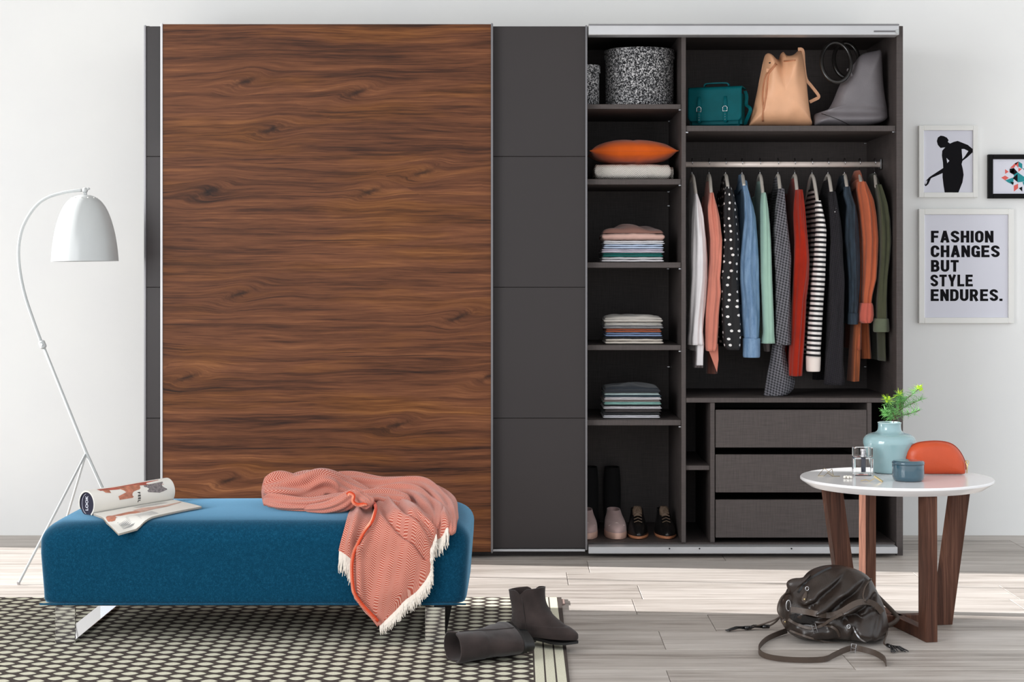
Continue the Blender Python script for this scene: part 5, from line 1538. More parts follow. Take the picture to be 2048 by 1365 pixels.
z = stack(4, 1207, 1323, [(841, 834.5, (224, 222, 226), 'snow', 'white folded top at the bottom of'), (834.5, 829, (22, 22, 26), 'black', 'black folded top lowest of'), (829, 822.5, (72, 64, 64), 'umber', 'dark brown folded top in'), (822.5, 817.5, (232, 228, 230), 'chalk', 'chalk white folded top above the brown one in'),
                     (817.5, 814, (20, 20, 24), 'coal', 'thin black folded top under the mint one in'), (814, 808.5, (150, 200, 190), 'mint', 'mint green folded top in'), (808.5, 804.5, (140, 128, 124), 'taupe', 'taupe folded top above the mint one in'), (804.5, 798.5, (226, 222, 224), 'milk', 'milk white folded top under the navy one in'), (798.5, 795, (20, 52, 68), 'navy', 'dark teal navy folded top in'), (795, 791, (196, 216, 214), 'pale_aqua', 'pale aqua folded top just under the black jumper of')], 'folded clothes on the fifth shelf', 'the lowest pile')
crumple('charcoal folded jumper topping the lowest pile of clothes', XW(1209, .08), XW(1320, .08), z, 0.034, (46, 50, 56), 'charcoal', 7.0, 'folded clothes on the fifth shelf')

# ---------------------------------------------------------------- hanging garments
YR = 0.28
def wrinkle(a, z, seed, amp):
    return 1 + amp * (0.7 * math.sin(4 * a + seed * 2 + 1.1 * math.sin(z * 9 + seed)) + 0.22 * math.sin(9 * a - z * 6 + seed) + 0.7 * nz(math.cos(a) * 1.6 + seed, math.sin(a) * 1.6, z * 6)) 
def tube_rows(rows, Y, dep, seed, amp=0.26, n=64, m=60, cap=False, z_uv=True):
    """rows: (py, pxl, pxr) silhouette of a hanging sleeve at depth Y"""
    rings = []; ys = [r[0] for r in rows]
    for j in range(m):
        py = ys[0] + (ys[-1] - ys[0]) * j / (m - 1)
        l, r = interp(rows, py)
        a3, b3 = P(l, py, Y), P(r, py, Y)
        c = (a3 + b3) / 2; hw_ = (b3.x - a3.x) / 2
        ring = []
        for i in range(n):
            a = 2 * PI * i / n
            w = wrinkle(a, c.z, seed, amp)
            k = 0.5 if j == 0 else 1.0
            ring.append(Vector((min(1.493, c.x + hw_ * math.cos(a) * (0.92 + (w - 1) * 0.5)), c.y + dep * math.sin(a) * w, c.z)))
        rings.append(ring)
    mb = MB()
    mb.loft(rings, True, cap, uvscale=(0.18, 1))
    return mb
def body_panel(xc, xcb, ztop, zbot, tx, seed, ly=0.205, n=60, m=44, neck=0.055, drop=0.075, amp=0.25, ymid=None):
    rings = []
    ymid = ymid or YR
    for j in range(m):
        f = j / (m - 1)
        z = ztop + (zbot - ztop) * f
        d = ztop - z
        L = neck + (ly - neck) * min(1, d / drop) ** 0.8 if d < drop else ly + 0.01 * math.sin(d * 9)
        L = min(L, 0.24)
        x = xc + (xcb - xc) * f
        t = tx * (0.45 + 0.55 * min(1, d / 0.15)) * (1 + 0.12 * math.sin(d * 7 + seed))
        ring = []
        for i in range(n):
            a = 2 * PI * i / n; c, s = math.cos(a), math.sin(a)
            y = ymid + L * math.copysign(abs(s) ** 0.8, s)
            wv = 0.35 * tx * math.sin(y * 55 + seed * 3 + d * 4) * min(1, d / 0.2) + amp * tx * nz(y * 12, d * 8, seed)
            ring.append(Vector((min(1.493, x + t * c + wv), y, z)))
        rings.append(ring)
    mb = MB(); mb.loft(rings, True, False, uvscale=(0.9, 1)); return mb
def make_hanger(hx, arm_px, arm_py, label, drop_py=350):
    """hook over the rail, neck, two cream arms sloping to front and back"""
    root = thing('clothes_hanger', label, 'hanger', (hx, YR, rz), 'clothes hangers on the rail')
    mb = MB(); pts = []
    for i in range(15):
        a = math.radians(200 - 250 * i / 14)
        pts.append(Vector((hx, YR + 0.019 * math.cos(a), rz + 0.006 + 0.019 * math.sin(a))))
    zt = CH - (drop_py - CY) * (D + YR) / F
    pts += [Vector((hx, YR + 0.004, rz - 0.026)), Vector((hx, YR, zt + 0.012)), Vector((hx, YR, zt - 0.004))]
    mb.tube(pts, 0.0018, 6); obj('hook', mb, M['steel'], root, smooth=True)
    mb = MB()
    fr = P(arm_px, arm_py, 0.10)
    for e in (fr, Vector((hx - (fr.x - hx) * 0.3, 2 * YR - fr.y, fr.z))):
        pp = spline([(hx, YR, zt), (hx + (e.x - hx) * 0.35, YR + (e.y - YR) * 0.35, zt - (zt - e.z) * 0.18), (hx + (e.x - hx) * 0.75, YR + (e.y - YR) * 0.75, zt - (zt - e.z) * 0.66), tuple(e)], 14)
        mb.tube(pp, [0.9, 1, 1, 1, 1.05, 1.1, 1.1, 1.1, 1.1, 1.1, 1.1, 1.1, 1.05, 0.9], 8, flat=(0.0065, 0.0075), up=(0, 0, 1))
    obj('arms', mb, M['hanger'], root, smooth=True)
    return root
def garment(name, label, mat, hx_px, rows, body, tx, seed, dep=0.040, Y=0.095, amp=0.26, cat='clothes', sleeve_mat=None, open_cuff=True, back=True, ly=0.17):
    hx = XW(hx_px, YR)
    ztop_s = P(0, rows[0][0], Y).z
    cx = (P(rows[0][1], 0, Y).x + P(rows[0][2], 0, Y).x) / 2
    zt = ztop_s + 0.055
    root = thing(name, label, cat, (hx, YR, zt), 'clothes hanging on the rail')
    b_top, b_bot_py, b_xl, b_xr = body
    xb = (XW(b_xl, 0.16) + XW(b_xr, 0.16)) / 2
    zb = CH - (b_bot_py - CY) * (D + 0.15) / F
    bo = obj('body', body_panel(hx + (cx - hx) * 0.4, xb, zt, zb, tx, seed, ly=ly), mat, root, smooth=True)
    bo.modifiers.new('thickness', 'SOLIDIFY').thickness = 0.002
    sl = obj('sleeve', tube_rows(rows, Y, dep, seed, amp), sleeve_mat or mat, root, smooth=True)
    sl.modifiers.new('thickness', 'SOLIDIFY').thickness = 0.0025
    if back:
        dx = xb - cx
        m2 = tube_rows(rows, Y, dep, seed + 3, amp); m2.disp(lambda p: Vector((p.x - (cx - hx) * 0.9, 2 * YR - p.y - 0.01, p.z)))
        s2 = obj('sleeve', m2, sleeve_mat or mat, root, smooth=True)
    return root, sl, bo
def shirt_collar(root, mat, hx, x, z, w=0.016, y=0.17):
    mb = MB()
    def f(u, v):
        a = (u - 0.5) * PI * 1.5
        r = 0.05
        return Vector((x + (w + 0.004 * v) * math.sin(a) * 1.0, YR - 0.02 - r * math.cos(a) * 1.6 - 0.01 * v, z + 0.034 - 0.034 * v + 0.012 * math.cos(a)))
    mb.grid(f, 24, 6); return obj('collar', mb, mat, root, smooth=True, solid=0.0022)

m_white = cloth('white_crepe', (222, 218, 219), vary=0.05); m_salmon = cloth('salmon_crepe', (200, 124, 106), vary=0.06); m_lblue = m_denim('light_washed_denim', (84, 116, 150), (126, 154, 184))
m_mint = cloth('mint_cotton', (150, 182, 166), vary=0.05); m_gknit = m_knit('grey_waffle_knit', (34, 34, 38), (112, 110, 116)); m_red = cloth('brick_red_wool', (150, 32, 10), vary=0.12, bump=0.5)
m_bknit = m_knit('black_purple_knit', (9, 8, 11), (30, 26, 33), 0.008); m_ddenim = m_denim('dark_denim', (14, 22, 30), (40, 56, 70)); m_rust = cloth('terracotta_cotton', (172, 88, 58), vary=0.06)
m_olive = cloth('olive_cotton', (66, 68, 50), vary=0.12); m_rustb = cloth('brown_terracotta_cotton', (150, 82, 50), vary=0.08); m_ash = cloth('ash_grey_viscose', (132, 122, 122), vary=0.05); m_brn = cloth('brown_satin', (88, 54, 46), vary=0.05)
m_cuffp = cloth('rose_terracotta_cotton', (180, 88, 74), vary=0.08); m_oc = cloth('pale_olive_cotton', (92, 98, 80), vary=0.1); m_cuffw = cloth('cream_rib', (228, 216, 208), vary=0.03)

make_hanger(XW(1384, YR), 1392, 392, 'cream hanger holding the white blouse')
g, s, b = garment('hanging_blouse', 'white blouse, leftmost of the hanging clothes', m_white, 1384, [(388, 1388, 1394), (400, 1388, 1398), (412, 1386, 1402), (435, 1384, 1407), (480, 1383, 1412), (520, 1382, 1414), (558, 1382, 1414), (600, 1380, 1411), (640, 1379, 1407), (664, 1378, 1406), (676, 1376, 1407), (690, 1376, 1408)], (0, 702, 1376, 1404), 0.012, 1.0)
mb = tube_rows([(664, 1380, 1406), (690, 1392, 1408), (712, 1392, 1407), (731, 1391, 1407)], 0.085, 0.012, 2.0, 0.3); obj('cuff', mb, m_white, s, smooth=True, solid=0.002)
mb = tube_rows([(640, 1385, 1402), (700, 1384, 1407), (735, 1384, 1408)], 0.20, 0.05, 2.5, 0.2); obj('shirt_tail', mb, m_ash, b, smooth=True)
make_hanger(XW(1418, YR), 1423, 392, 'cream hanger holding the salmon blouse')
g, s, b = garment('hanging_blouse', 'salmon pink blouse beside the white one', m_salmon, 1418, [(386, 1419, 1426), (400, 1417, 1430), (412, 1414, 1434), (435, 1414, 1440), (480, 1418, 1446), (520, 1418, 1444), (558, 1415, 1441), (585, 1413, 1443), (630, 1410, 1438), (670, 1409, 1436), (692, 1409, 1435), (702, 1411, 1432)], (0, 690, 1412, 1436), 0.011, 2.0)
mb = MB(); q = [P(x, y, 0.10) for x, y in ((1415, 695), (1436, 688), (1437, 720), (1434, 745))]; mb.poly(q, (0, 0.004, 0)); obj('cuff', mb, m_salmon, s)
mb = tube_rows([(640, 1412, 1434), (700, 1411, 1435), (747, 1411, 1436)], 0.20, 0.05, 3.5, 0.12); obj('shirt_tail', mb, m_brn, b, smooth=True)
make_hanger(XW(1451, YR), 1456, 376, 'cream hanger holding the polka dot blouse')
garment('hanging_blouse', 'black polka dot blouse between the salmon blouse and the denim shirt', M['dots'], 1451, [(374, 1451, 1461), (390, 1448, 1468), (412, 1446, 1474), (435, 1446, 1476), (480, 1448, 1480), (520, 1446, 1480), (558, 1442, 1479), (630, 1440, 1482), (670, 1442, 1484), (694, 1446, 1483), (700, 1452, 1480)], (0, 690, 1445, 1480), 0.013, 3.0)
make_hanger(XW(1484, YR), 1488, 372, 'cream hanger holding the pale denim shirt')
g, s, b = garment('hanging_shirt', 'pale blue denim shirt with buttoned cuff', m_lblue, 1484, [(372, 1484, 1494), (384, 1486, 1498), (400, 1488, 1502), (412, 1488, 1506), (435, 1489, 1511), (480, 1484, 1515), (520, 1480, 1517), (558, 1480, 1518), (600, 1484, 1520), (640, 1485, 1521), (664, 1486, 1520), (678, 1487, 1519)], (0, 610, 1479, 1500), 0.013, 4.0)
shirt_collar(g, m_lblue, 0, XW(1489, 0.2), P(0, 384, 0.2).z, 0.015)
mb = tube_rows([(677, 1485, 1521), (680, 1484.5, 1521.5), (712, 1485, 1521), (715, 1486, 1520)], 0.095, 0.043, 4.0, 0.03); cf = obj('cuff', mb, m_lblue, s, smooth=True, solid=0.002)
for py in (690, 702):
    c = P(1509, py, 0.053); mb = MB(); mb.ball(c, (0.0028, 0.0016, 0.0028), 8, 6); obj('button', mb, M['pearl'], cf, smooth=True)
make_hanger(XW(1520, YR), 1526, 390, 'cream hanger holding the mint top')
g, s, b = garment('hanging_cardigan', 'mint green top between the denim shirt and the grey knit', m_mint, 1520, [(386, 1523, 1531), (400, 1521, 1534), (420, 1520, 1537), (450, 1520, 1540), (480, 1520, 1542), (558, 1520, 1545), (600, 1522, 1547), (650, 1524, 1549), (664, 1525, 1549), (687, 1521, 1551)], (0, 668, 1524, 1550), 0.010, 5.0, amp=0.10)
mb = tube_rows([(655, 1530, 1546), (690, 1526, 1541), (703, 1528, 1540)], 0.2, 0.04, 5.5, 0.1); obj('shirt_tail', mb, m_ash, b, smooth=True)
make_hanger(XW(1556, YR), 1560, 382, 'cream hanger holding the grey knit')
g, s, b = garment('hanging_jumper', 'grey waffle-knit jumper with long hanging scarf end', m_gknit, 1556, [(378, 1556, 1568), (400, 1552, 1571), (420, 1549, 1573), (450, 1546, 1577), (480, 1545, 1580), (520, 1546, 1583), (558, 1549, 1583), (620, 1551, 1583), (690, 1551, 1583)], (0, 660, 1548, 1580), 0.014, 6.0)
mb = tube_rows([(660, 1548, 1578), (700, 1543, 1570), (725, 1539, 1575), (745, 1534, 1586), (765, 1530, 1592), (780, 1527, 1588), (790, 1525, 1578), (795, 1526, 1560)], 0.14, 0.05, 6.5, 0.12); mb.disp(lambda p: Vector((p.x, p.y, max(p.z, ZW(796.5) + 0.002)))); obj('scarf_end', mb, m_gknit, b, smooth=True)
make_hanger(XW(1589.5, YR), 1594, 384, 'cream hanger holding the brick red jumper')
garment('hanging_jumper', 'brick red woollen jumper beside the grey knit', m_red, 1589.5, [(380, 1591, 1604), (400, 1589, 1607), (430, 1587, 1611), (480, 1588, 1617), (520, 1587, 1620), (558, 1585, 1618), (600, 1583, 1612), (660, 1581, 1609), (720, 1578, 1605), (752, 1577, 1603)], (0, 735, 1592, 1606), 0.011, 7.0)
make_hanger(XW(1624, YR), 1635, 404, 'cream hanger holding the striped top')
g, s, b = garment('striped_jersey', 'black and white striped long-sleeved top', M['stripes'], 1624, [(402, 1630, 1641), (415, 1630, 1644), (440, 1631, 1650), (460, 1631, 1653), (480, 1629, 1653), (520, 1626, 1652), (558, 1622, 1651), (600, 1620, 1648), (650, 1615, 1645), (700, 1612, 1642), (715, 1611, 1642)], (0, 690, 1616, 1636), 0.010, 8.0, amp=0.05, ly=0.16)
mb = tube_rows([(714, 1611, 1642), (718, 1611, 1642), (740, 1611.5, 1641), (743, 1613, 1640)], 0.095, 0.036, 8.0, 0.03); obj('cuff', mb, m_cuffw, s, smooth=True, solid=0.002, label='cream cuff')
make_hanger(XW(1656, YR), 1663, 386, 'cream hanger holding the black knit')
g, s, b = garment('hanging_jumper', 'black chunky knit jumper right of the striped top', m_bknit, 1656, [(384, 1658, 1670), (400, 1656, 1674), (440, 1658, 1682), (480, 1660, 1686), (558, 1656, 1690), (650, 1653, 1688), (720, 1648, 1688), (770, 1645, 1691)], (0, 750, 1650, 1686), 0.014, 9.0)
for k_, (x_, y_) in enumerate(((1673, 417), (1670, 424))):
    mb = MB(); mb.ball(P(x_, y_, 0.055), (0.003, 0.002, 0.003), 8, 6); obj('bead', mb, M['steel'], g, smooth=True)
make_hanger(XW(1689, YR), 1694, 376, 'cream hanger holding the dark denim jacket')
g, s, b = garment('hanging_jacket', 'dark blue denim jacket beside the terracotta shirt', m_ddenim, 1689, [(374, 1687, 1699), (390, 1685, 1704), (412, 1692, 1712), (440, 1690, 1716), (480, 1689, 1718), (520, 1694, 1719), (558, 1697, 1719), (600, 1698, 1717), (628, 1697, 1716)], (0, 648, 1694, 1714), 0.014, 10.0)
shirt_collar(g, m_ddenim, 0, XW(1694, 0.2), P(0, 384, 0.2).z, 0.016)
mb = tube_rows([(627, 1696, 1717), (630, 1695.5, 1717.5), (649, 1695, 1716)], 0.095, 0.040, 10.0, 0.03); obj('cuff', mb, m_ddenim, s, smooth=True, solid=0.002)
make_hanger(XW(1719, YR), 1722, 366, 'cream hanger holding the terracotta shirt')
g, s, b = garment('hanging_shirt', 'terracotta shirt with rolled pink cuffs near the right end', m_rust, 1719, [(364, 1715, 1731), (380, 1713, 1738), (400, 1716, 1746), (430, 1720, 1751), (480, 1725, 1755), (520, 1725, 1755), (558, 1724, 1753), (590, 1722, 1745), (612, 1722, 1742)], (0, 700, 1704, 1728), 0.013, 11.0)
shirt_collar(g, m_rust, 0, XW(1725, 0.15), P(0, 380, 0.15).z, 0.020)
mb = tube_rows([(607, 1719, 1744), (613, 1717, 1746), (630, 1714, 1747), (641, 1715, 1745), (646, 1722, 1740)], 0.09, 0.046, 11.0, 0.12); obj('cuff', mb, m_cuffp, s, smooth=True, solid=0.003, label='rose pink rolled cuff')
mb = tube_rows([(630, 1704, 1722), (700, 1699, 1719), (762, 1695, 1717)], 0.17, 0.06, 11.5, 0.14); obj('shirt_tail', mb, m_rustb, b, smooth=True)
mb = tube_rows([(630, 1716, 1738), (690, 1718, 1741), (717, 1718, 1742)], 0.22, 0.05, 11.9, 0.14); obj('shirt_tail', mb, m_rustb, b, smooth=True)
make_hanger(XW(1749.5, YR), 1752, 374, 'cream hanger holding the olive shirt')
g, s, b = garment('hanging_shirt', 'olive green shirt, rightmost of the hanging clothes', m_olive, 1749.5, [(370, 1750, 1760), (390, 1752, 1768), (412, 1755, 1775), (440, 1756, 1780), (480, 1757, 1782), (520, 1757, 1779), (558, 1755, 1775), (600, 1752, 1774), (642, 1751, 1775)], (0, 722, 1755, 1774), 0.011, 12.0)
mb = tube_rows([(638, 1748, 1777), (641, 1746, 1778), (662, 1746, 1779), (664, 1748, 1777)], 0.09, 0.044, 12.0, 0.05); obj('cuff', mb, m_oc, s, smooth=True, solid=0.003, label='paler turned-back cuff')

# ---------------------------------------------------------------- bags on the top shelf
BZ = ZW(251) + 0.0012
def px_loop(pts, Y, n, zmin=None, dz=0.0):
    out = [P(x, y, Y) + Vector((0, 0, dz)) for x, y in spline(list(pts) + [pts[0]], n)[:-1]]
    if zmin is not None:
        for p in out: p.z = max(p.z, zmin)
    return out
# teal satchel
Ys = 0.11
sat = thing('leather_satchel', 'teal leather satchel with two buckled straps on the upper shelf', 'bag', (XW(1440, Ys), Ys + 0.05, BZ))
xl, xr = XW(1384, Ys), XW(1482, Ys)
zt_ = P(0, 172, Ys).z
mb = MB(); tw = Matrix.Translation(Vector((XW(1430, Ys), Ys, BZ))) @ Matrix.Rotation(math.radians(-20), 4, 'Z')
W2, H2 = 0.107, 0.158
mb.box(-W2, W2, 0.0, 0.075, 0.0, H2 - 0.012, 0.012, mat=tw, seg=3); body_ = obj('body', mb, M['teal_leather'], sat, smooth=True, angle=40)
mb = MB()
def flap(u, v):
    # wraps back->top->front
    s = v * 0.235
    if s < 0.07: y, z = 0.078 - s, H2 + 0.004 - 0.004 * (1 - s / 0.07)
    elif s < 0.092:
        a = (s - 0.07) / 0.022 * PI / 2; y, z = 0.008 - 0.014 * math.sin(a), H2 + 0.004 - 0.014 + 0.014 * math.cos(a)
    else: y, z = -0.006 - 0.002 * (s - 0.092) * 10, H2 - 0.01 - (s - 0.092) * 0.86
    x = (u * 2 - 1) * (W2 + 0.003)
    if v > 0.9: 
        x *= 1 - 0.10 * ((v - 0.9) / 0.1) ** 2
    return tw @ Vector((x, y, z))
mb.grid(flap, 30, 50); fp = obj('flap', mb, M['teal_leather'], sat, smooth=True, solid=0.004)
for sx in (-0.062, 0.045):
    mb = MB(); mb.tube([tw @ Vector((sx, -0.013, z)) for z in (H2 - 0.035, H2 - 0.06, H2 - 0.09, 0.03, 0.018)], [0.7, 1, 1, 1, 0.6], 8, flat=(0.009, 0.002), up=(0, -1, 0)); st = obj('buckle_strap', mb, M['teal_leather'], sat, smooth=True)
    q = [tw @ Vector((sx + a, -0.018, 0.072 + b)) for a, b in ((-0.009, -0.009), (-0.009, 0.006), (-0.004, 0.011), (0.004, 0.011), (0.009, 0.006), (0.009, -0.009))]
    mb = MB(); mb.tube(q, 0.0016, 6, closed=True)
    for z in (0.05, 0.04, 0.03): mb.ball(tw @ Vector((sx, -0.0165, z)), 0.0018, 6, 4)
    obj('buckle', mb, M['steel'], st, smooth=True)
mb = MB(); mb.ribbon([tw @ Vector(p) for p in spline([(-0.05, 0.03, H2 + 0.004), (-0.048, 0.03, H2 + 0.018), (-0.03, 0.03, H2 + 0.022), (0.03, 0.03, H2 + 0.022), (0.048, 0.03, H2 + 0.018), (0.05, 0.03, H2 + 0.004)], 24)], 0.016, 0.005, (0, 0, 1)); obj('handle', mb, M['teal_leather'], sat, smooth=True, angle=40)
mb = MB(); mb.ribbon([tw @ Vector(p) for p in spline([(W2 + 0.006, 0.04, H2 - 0.012), (W2 + 0.014, 0.035, H2 - 0.035), (W2 + 0.016, 0.02, 0.09), (W2 + 0.034, 0.0, 0.075), (W2 + 0.036, 0.0, 0.06), (W2 + 0.018, 0.02, 0.03), (W2 + 0.008, 0.04, 0.012)], 30)], 0.014, 0.003, (0.3, -1, 0)); obj('shoulder_strap', mb, M['teal_leather'], sat, smooth=True, angle=40)
# tan bucket bag
Yb = 0.135
bb = thing('drawstring_bucket_bag', 'tan leather drawstring bucket bag between the teal satchel and the grey tote', 'bag', (XW(1565, Yb), Yb, BZ))
zq = lambda L: [(1350 + x / 4.267, 40 + y / 4.267) for x, y in L]
ol = zq([(628, 905), (660, 790), (700, 620), (735, 450), (768, 300), (800, 292), (850, 325), (890, 338), (905, 285), (930, 270), (945, 305), (990, 310), (1030, 282), (1070, 250), (1092, 290), (1105, 400), (1122, 560), (1138, 720), (1158, 850), (1160, 905), (1000, 908), (800, 908)])
lp_ = px_loop(ol, Yb, 140, BZ)
def bkf(w, s, sg):
    x = (w.x - XW(1565, Yb)) / 0.1; t = (w.z - BZ) / 0.3
    k = sm(0.35, 1.0, t)
    d = 0.022 * k * math.cos(x * 7.5 + 0.6) + 0.008 * nz(x * 2, t * 4, 2)
    return Vector((0, sg * -0.35 * 0 + d * (1 if sg < 0 else 0.4) , 0)) if s > 0.03 else Vector((0, 0, 0))
mb = inflate(lp_, P(1565, 185, Yb), 0.085, n=150, m=16, p=3.4, q=2.0, zfloor=BZ, dfn=bkf)
bbo = obj('body', mb, M['tan_leather'], bb, smooth=True)
def on_front(o, px, py, out, Yf):
    off = root_loc(o); cam_ = Vector((0, -D, CH)); d = (P(px, py, Yf) - cam_).normalized()
    ok, loc, nn_, ii = o.ray_cast(cam_ - off, d)
    return (loc + off - d * out) if ok else P(px, py, Yf - 0.06)
for path in ([(868, 380), (820, 430), (795, 470), (785, 560), (770, 680), (750, 780), (748, 865)], [(860, 370), (800, 440), (775, 470), (752, 560), (745, 680), (755, 760)]):
    pp = [on_front(bbo, x, y, 0.004, Yb) for x, y in spline(zq(path), 24)]
    for _ in range(2): pp = [pp[0]] + [(a + b * 2 + c) / 4 for a, b, c in zip(pp, pp[1:], pp[2:])] + [pp[-1]]
    mb = MB(); mb.tube(pp, 0.0032, 6); obj('drawstring', mb, M['tan_cord'], bb, smooth=True)
pp = [on_front(bbo, x, y, 0.002, Yb) for x, y in zq([(930, 352), (1025, 345)])]
mb = MB(); mb.tube(pp, 0.0030, 6); obj('drawstring', mb, M['tan_cord'], bb, smooth=True)
c = on_front(bbo, *zq([(795, 430)])[0], 0.005, Yb); mb = MB().box(c.x - 0.008, c.x + 0.006, c.y - 0.004, c.y + 0.004, c.z - 0.008, c.z + 0.008, 0.002); obj('slider', mb, M['tan_leather'], bb)
c = on_front(bbo, *zq([(812, 366)])[0], 0.001, Yb); mb = MB(); mb.ball(c, (0.006, 0.002, 0.003), 10, 6); obj('eyelet', mb, M['void'], bb, smooth=True)
mb = MB(); mb.ribbon([P(x, y, Yq) for x, y, Yq in [(a, b, q) for (a, b), q in zip([s_ for s_ in spline(zq([(1050, 250), (1090, 262), (1100, 380), (1118, 500), (1160, 560), (1215, 630), (1225, 660), (1190, 680), (1150, 700)]), 40)], [0.13 + 0.03 * i / 39 for i in range(40)])]], 0.013, 0.003, (0.4, -1, 0)); obj('shoulder_strap', mb, M['tan_leather'], bb, smooth=True, angle=40)
# grey tote with ring handles
Yt = 0.15
tote = thing('ring_handle_tote', 'grey leather tote with round black ring handles at the right end', 'bag', (XW(1705, Yt), Yt, BZ))
ol = zq([(1180, 905), (1180, 850), (1190, 805), (1235, 790), (1300, 770), (1345, 700), (1385, 600), (1425, 520), (1480, 440), (1530, 370), (1578, 305), (1640, 278), (1720, 262), (1760, 258), (1768, 380), (1778, 560), (1795, 680), (1812, 770), (1808, 830), (1770, 868), (1700, 892), (1600, 905), (1400, 908)])
lp_ = px_loop(ol, Yt, 140, BZ)
def ttf(w, s, sg):
    z = w.z - BZ
    d = -0.030 * math.exp(-((z - 0.02) / 0.03) ** 2) * (1 if sg < 0 else 0) + 0.012 * math.exp(-((z - 0.062) / 0.014) ** 2) * (1 if sg < 0 else 0)
    return Vector((0, d + 0.006 * nz(w.x * 9, w.z * 9, 4), 0)) if s > 0.03 else Vector((0, 0, 0))
mb = inflate(lp_, P(1712, 205, Yt), 0.062, n=150, m=16, p=3.6, q=1.7, zfloor=BZ, dfn=ttf)
tb = obj('body', mb, M['grey_leather'], tote, smooth=True)
pp = [on_front(tb, x, y, 0.001, Yt) for x, y in spline(zq([(1250, 800), (1340, 830), (1420, 862), (1490, 898)]), 20)]
mb = MB(); mb.tube(pp, 0.0014, 5); obj('seam', mb, M['black_ring'], tb)
for (cx_, cy_), Yq, rx, ry in ((zq([(1375, 360)])[0], 0.095, 30 * 0.98, 41), (zq([(1462, 345)])[0], 0.20, 25, 36)):
    c = P(cx_, cy_, Yq); kk = (D + Yq) / F
    mb = MB(); mb.tube([c + Vector((rx * kk * math.cos(t_), 0.02 * math.sin(t_), ry * kk * math.sin(t_))) for t_ in [2 * PI * i / 48 for i in range(48)]], 0.0085, 10, closed=True); rg = obj('ring_handle', mb, M['black_ring'], tote, smooth=True)
    b0 = c + Vector((rx * kk * 0.86, -0.004, -ry * kk * 0.4)); mb = MB(); mb.tube([b0, P(cx_ + 38, cy_ + 42, 0.14)], 0.006, 8); mb.ball(b0, 0.009, 10, 8); obj('ring_tab', mb, M['grey_leather'], rg, smooth=True)

# ================================================================== PICTURES ON THE WALL
PW = WY - 0.0004
def frame(name, label, x0, x1, y0, y1, bw, depth, mat, paper=True):
    Yq = WY - depth
    root = thing(name, label, 'picture', ((XW(x0, Yq) + XW(x1, Yq)) / 2, Yq, ZW(y1, Yq)))
    a, b, t, bo = XW(x0, Yq), XW(x1, Yq), ZW(y0, Yq), ZW(y1, Yq)
    mb = MB()
    mb.box(a, a + bw, Yq, PW, bo, t, 0.0012); mb.box(b - bw, b, Yq, PW, bo, t, 0.0012)
    mb.box(a + bw, b - bw, Yq, PW, t - bw, t, 0.0012); mb.box(a + bw, b - bw, Yq, PW, bo, bo + bw, 0.0012)
    obj('frame', mb, M[mat], root)
    sh = obj('print', MB().box(a + bw + 0.0002, b - bw - 0.0002, Yq + 0.008, Yq + 0.0095, bo + bw + 0.0002, t - bw - 0.0002), M['paper'], root)
    return root, sh, Yq + 0.0079
root, sh, Yp = frame('framed_silhouette_print', 'small white-framed print of a black standing figure silhouette', 1838, 1956, 251, 395, 0.021, 0.022, 'white_paint')
zz2 = lambda L: [(1780 + x / 2.967, 220 + y / 2.967) for x, y in L]
def flatpoly(pts, Y, th=0.0006):
    """triangulated thin print"""
    bm = bmesh.new(); vs = [bm.verts.new(P(x, y, Y)) for x, y in pts]; bm.faces.new(vs); bm.normal_update()
    bmesh.ops.triangulate(bm, faces=bm.faces[:]); bm.verts.index_update()
    mb = MB(); mb.add([v.co.copy() for v in bm.verts], [tuple(v.index for v in f.verts) for f in bm.faces])
    bm.free(); return mb
sil = zz2([(278, 185), (284, 164), (300, 153), (318, 155), (338, 165), (348, 180), (343, 190), (356, 200), (378, 190), (402, 184), (462, 208), (501, 241), (460, 280), (430, 303), (425, 322), (432, 350), (437, 385), (430, 430), (405, 493), (325, 493), (318, 450), (312, 400), (312, 375), (255, 400), (243, 406), (228, 440), (212, 454), (205, 446), (214, 420), (235, 398), (290, 362), (316, 345), (314, 310), (308, 270), (310, 242), (328, 222), (300, 226), (284, 208)])
obj('figure_silhouette', flatpoly(sil, Yp - 0.0003), M['ink'], sh)
mb = flatpoly(zz2([(425, 232), (440, 232), (465, 244), (445, 275), (430, 292), (427, 260)]), Yp - 0.0009); b2 = flatpoly(zz2([(335, 285), (352, 302), (340, 316)]), Yp - 0.0009); mb.add(b2.v, b2.f)
b2 = flatpoly(zz2([(212, 425), (222, 418), (217, 436), (210, 444)]), Yp - 0.0009); mb.add(b2.v, b2.f)
obj('paper_gap', mb, M['paper'], sh)
root, sh, Yp = frame('framed_geometric_print', 'black-framed print of coral and teal triangles at the right edge', 1977, 2096, 309, 397, 0.020, 0.024, 'black_paint')
tri = {'coral_print': [[(660, 402), (683, 390), (705, 403), (683, 418)], [(683, 352), (705, 367), (683, 380)], [(712, 345), (740, 318), (762, 306), (735, 345)], [(740, 318), (762, 306), (762, 345)], [(762, 345), (783, 350), (762, 368)], [(735, 450), (760, 438), (760, 465), (735, 485)]],
       'teal_print': [[(762, 306), (785, 320), (785, 350), (762, 335)], [(735, 385), (757, 370), (757, 420), (735, 400)], [(757, 370), (800, 400), (800, 425), (757, 430)], [(683, 418), (735, 400), (730, 445), (700, 430)], [(786, 430), (800, 425), (800, 460)], [(785, 345), (800, 350), (800, 362)]],
       'ink': [[(710, 350), (735, 345), (735, 375), (710, 370)], [(735, 345), (757, 370), (735, 385), (712, 372)], [(728, 405), (757, 380), (757, 428)], [(712, 425), (735, 430), (730, 447)], [(765, 465), (785, 455), (785, 485)]]}
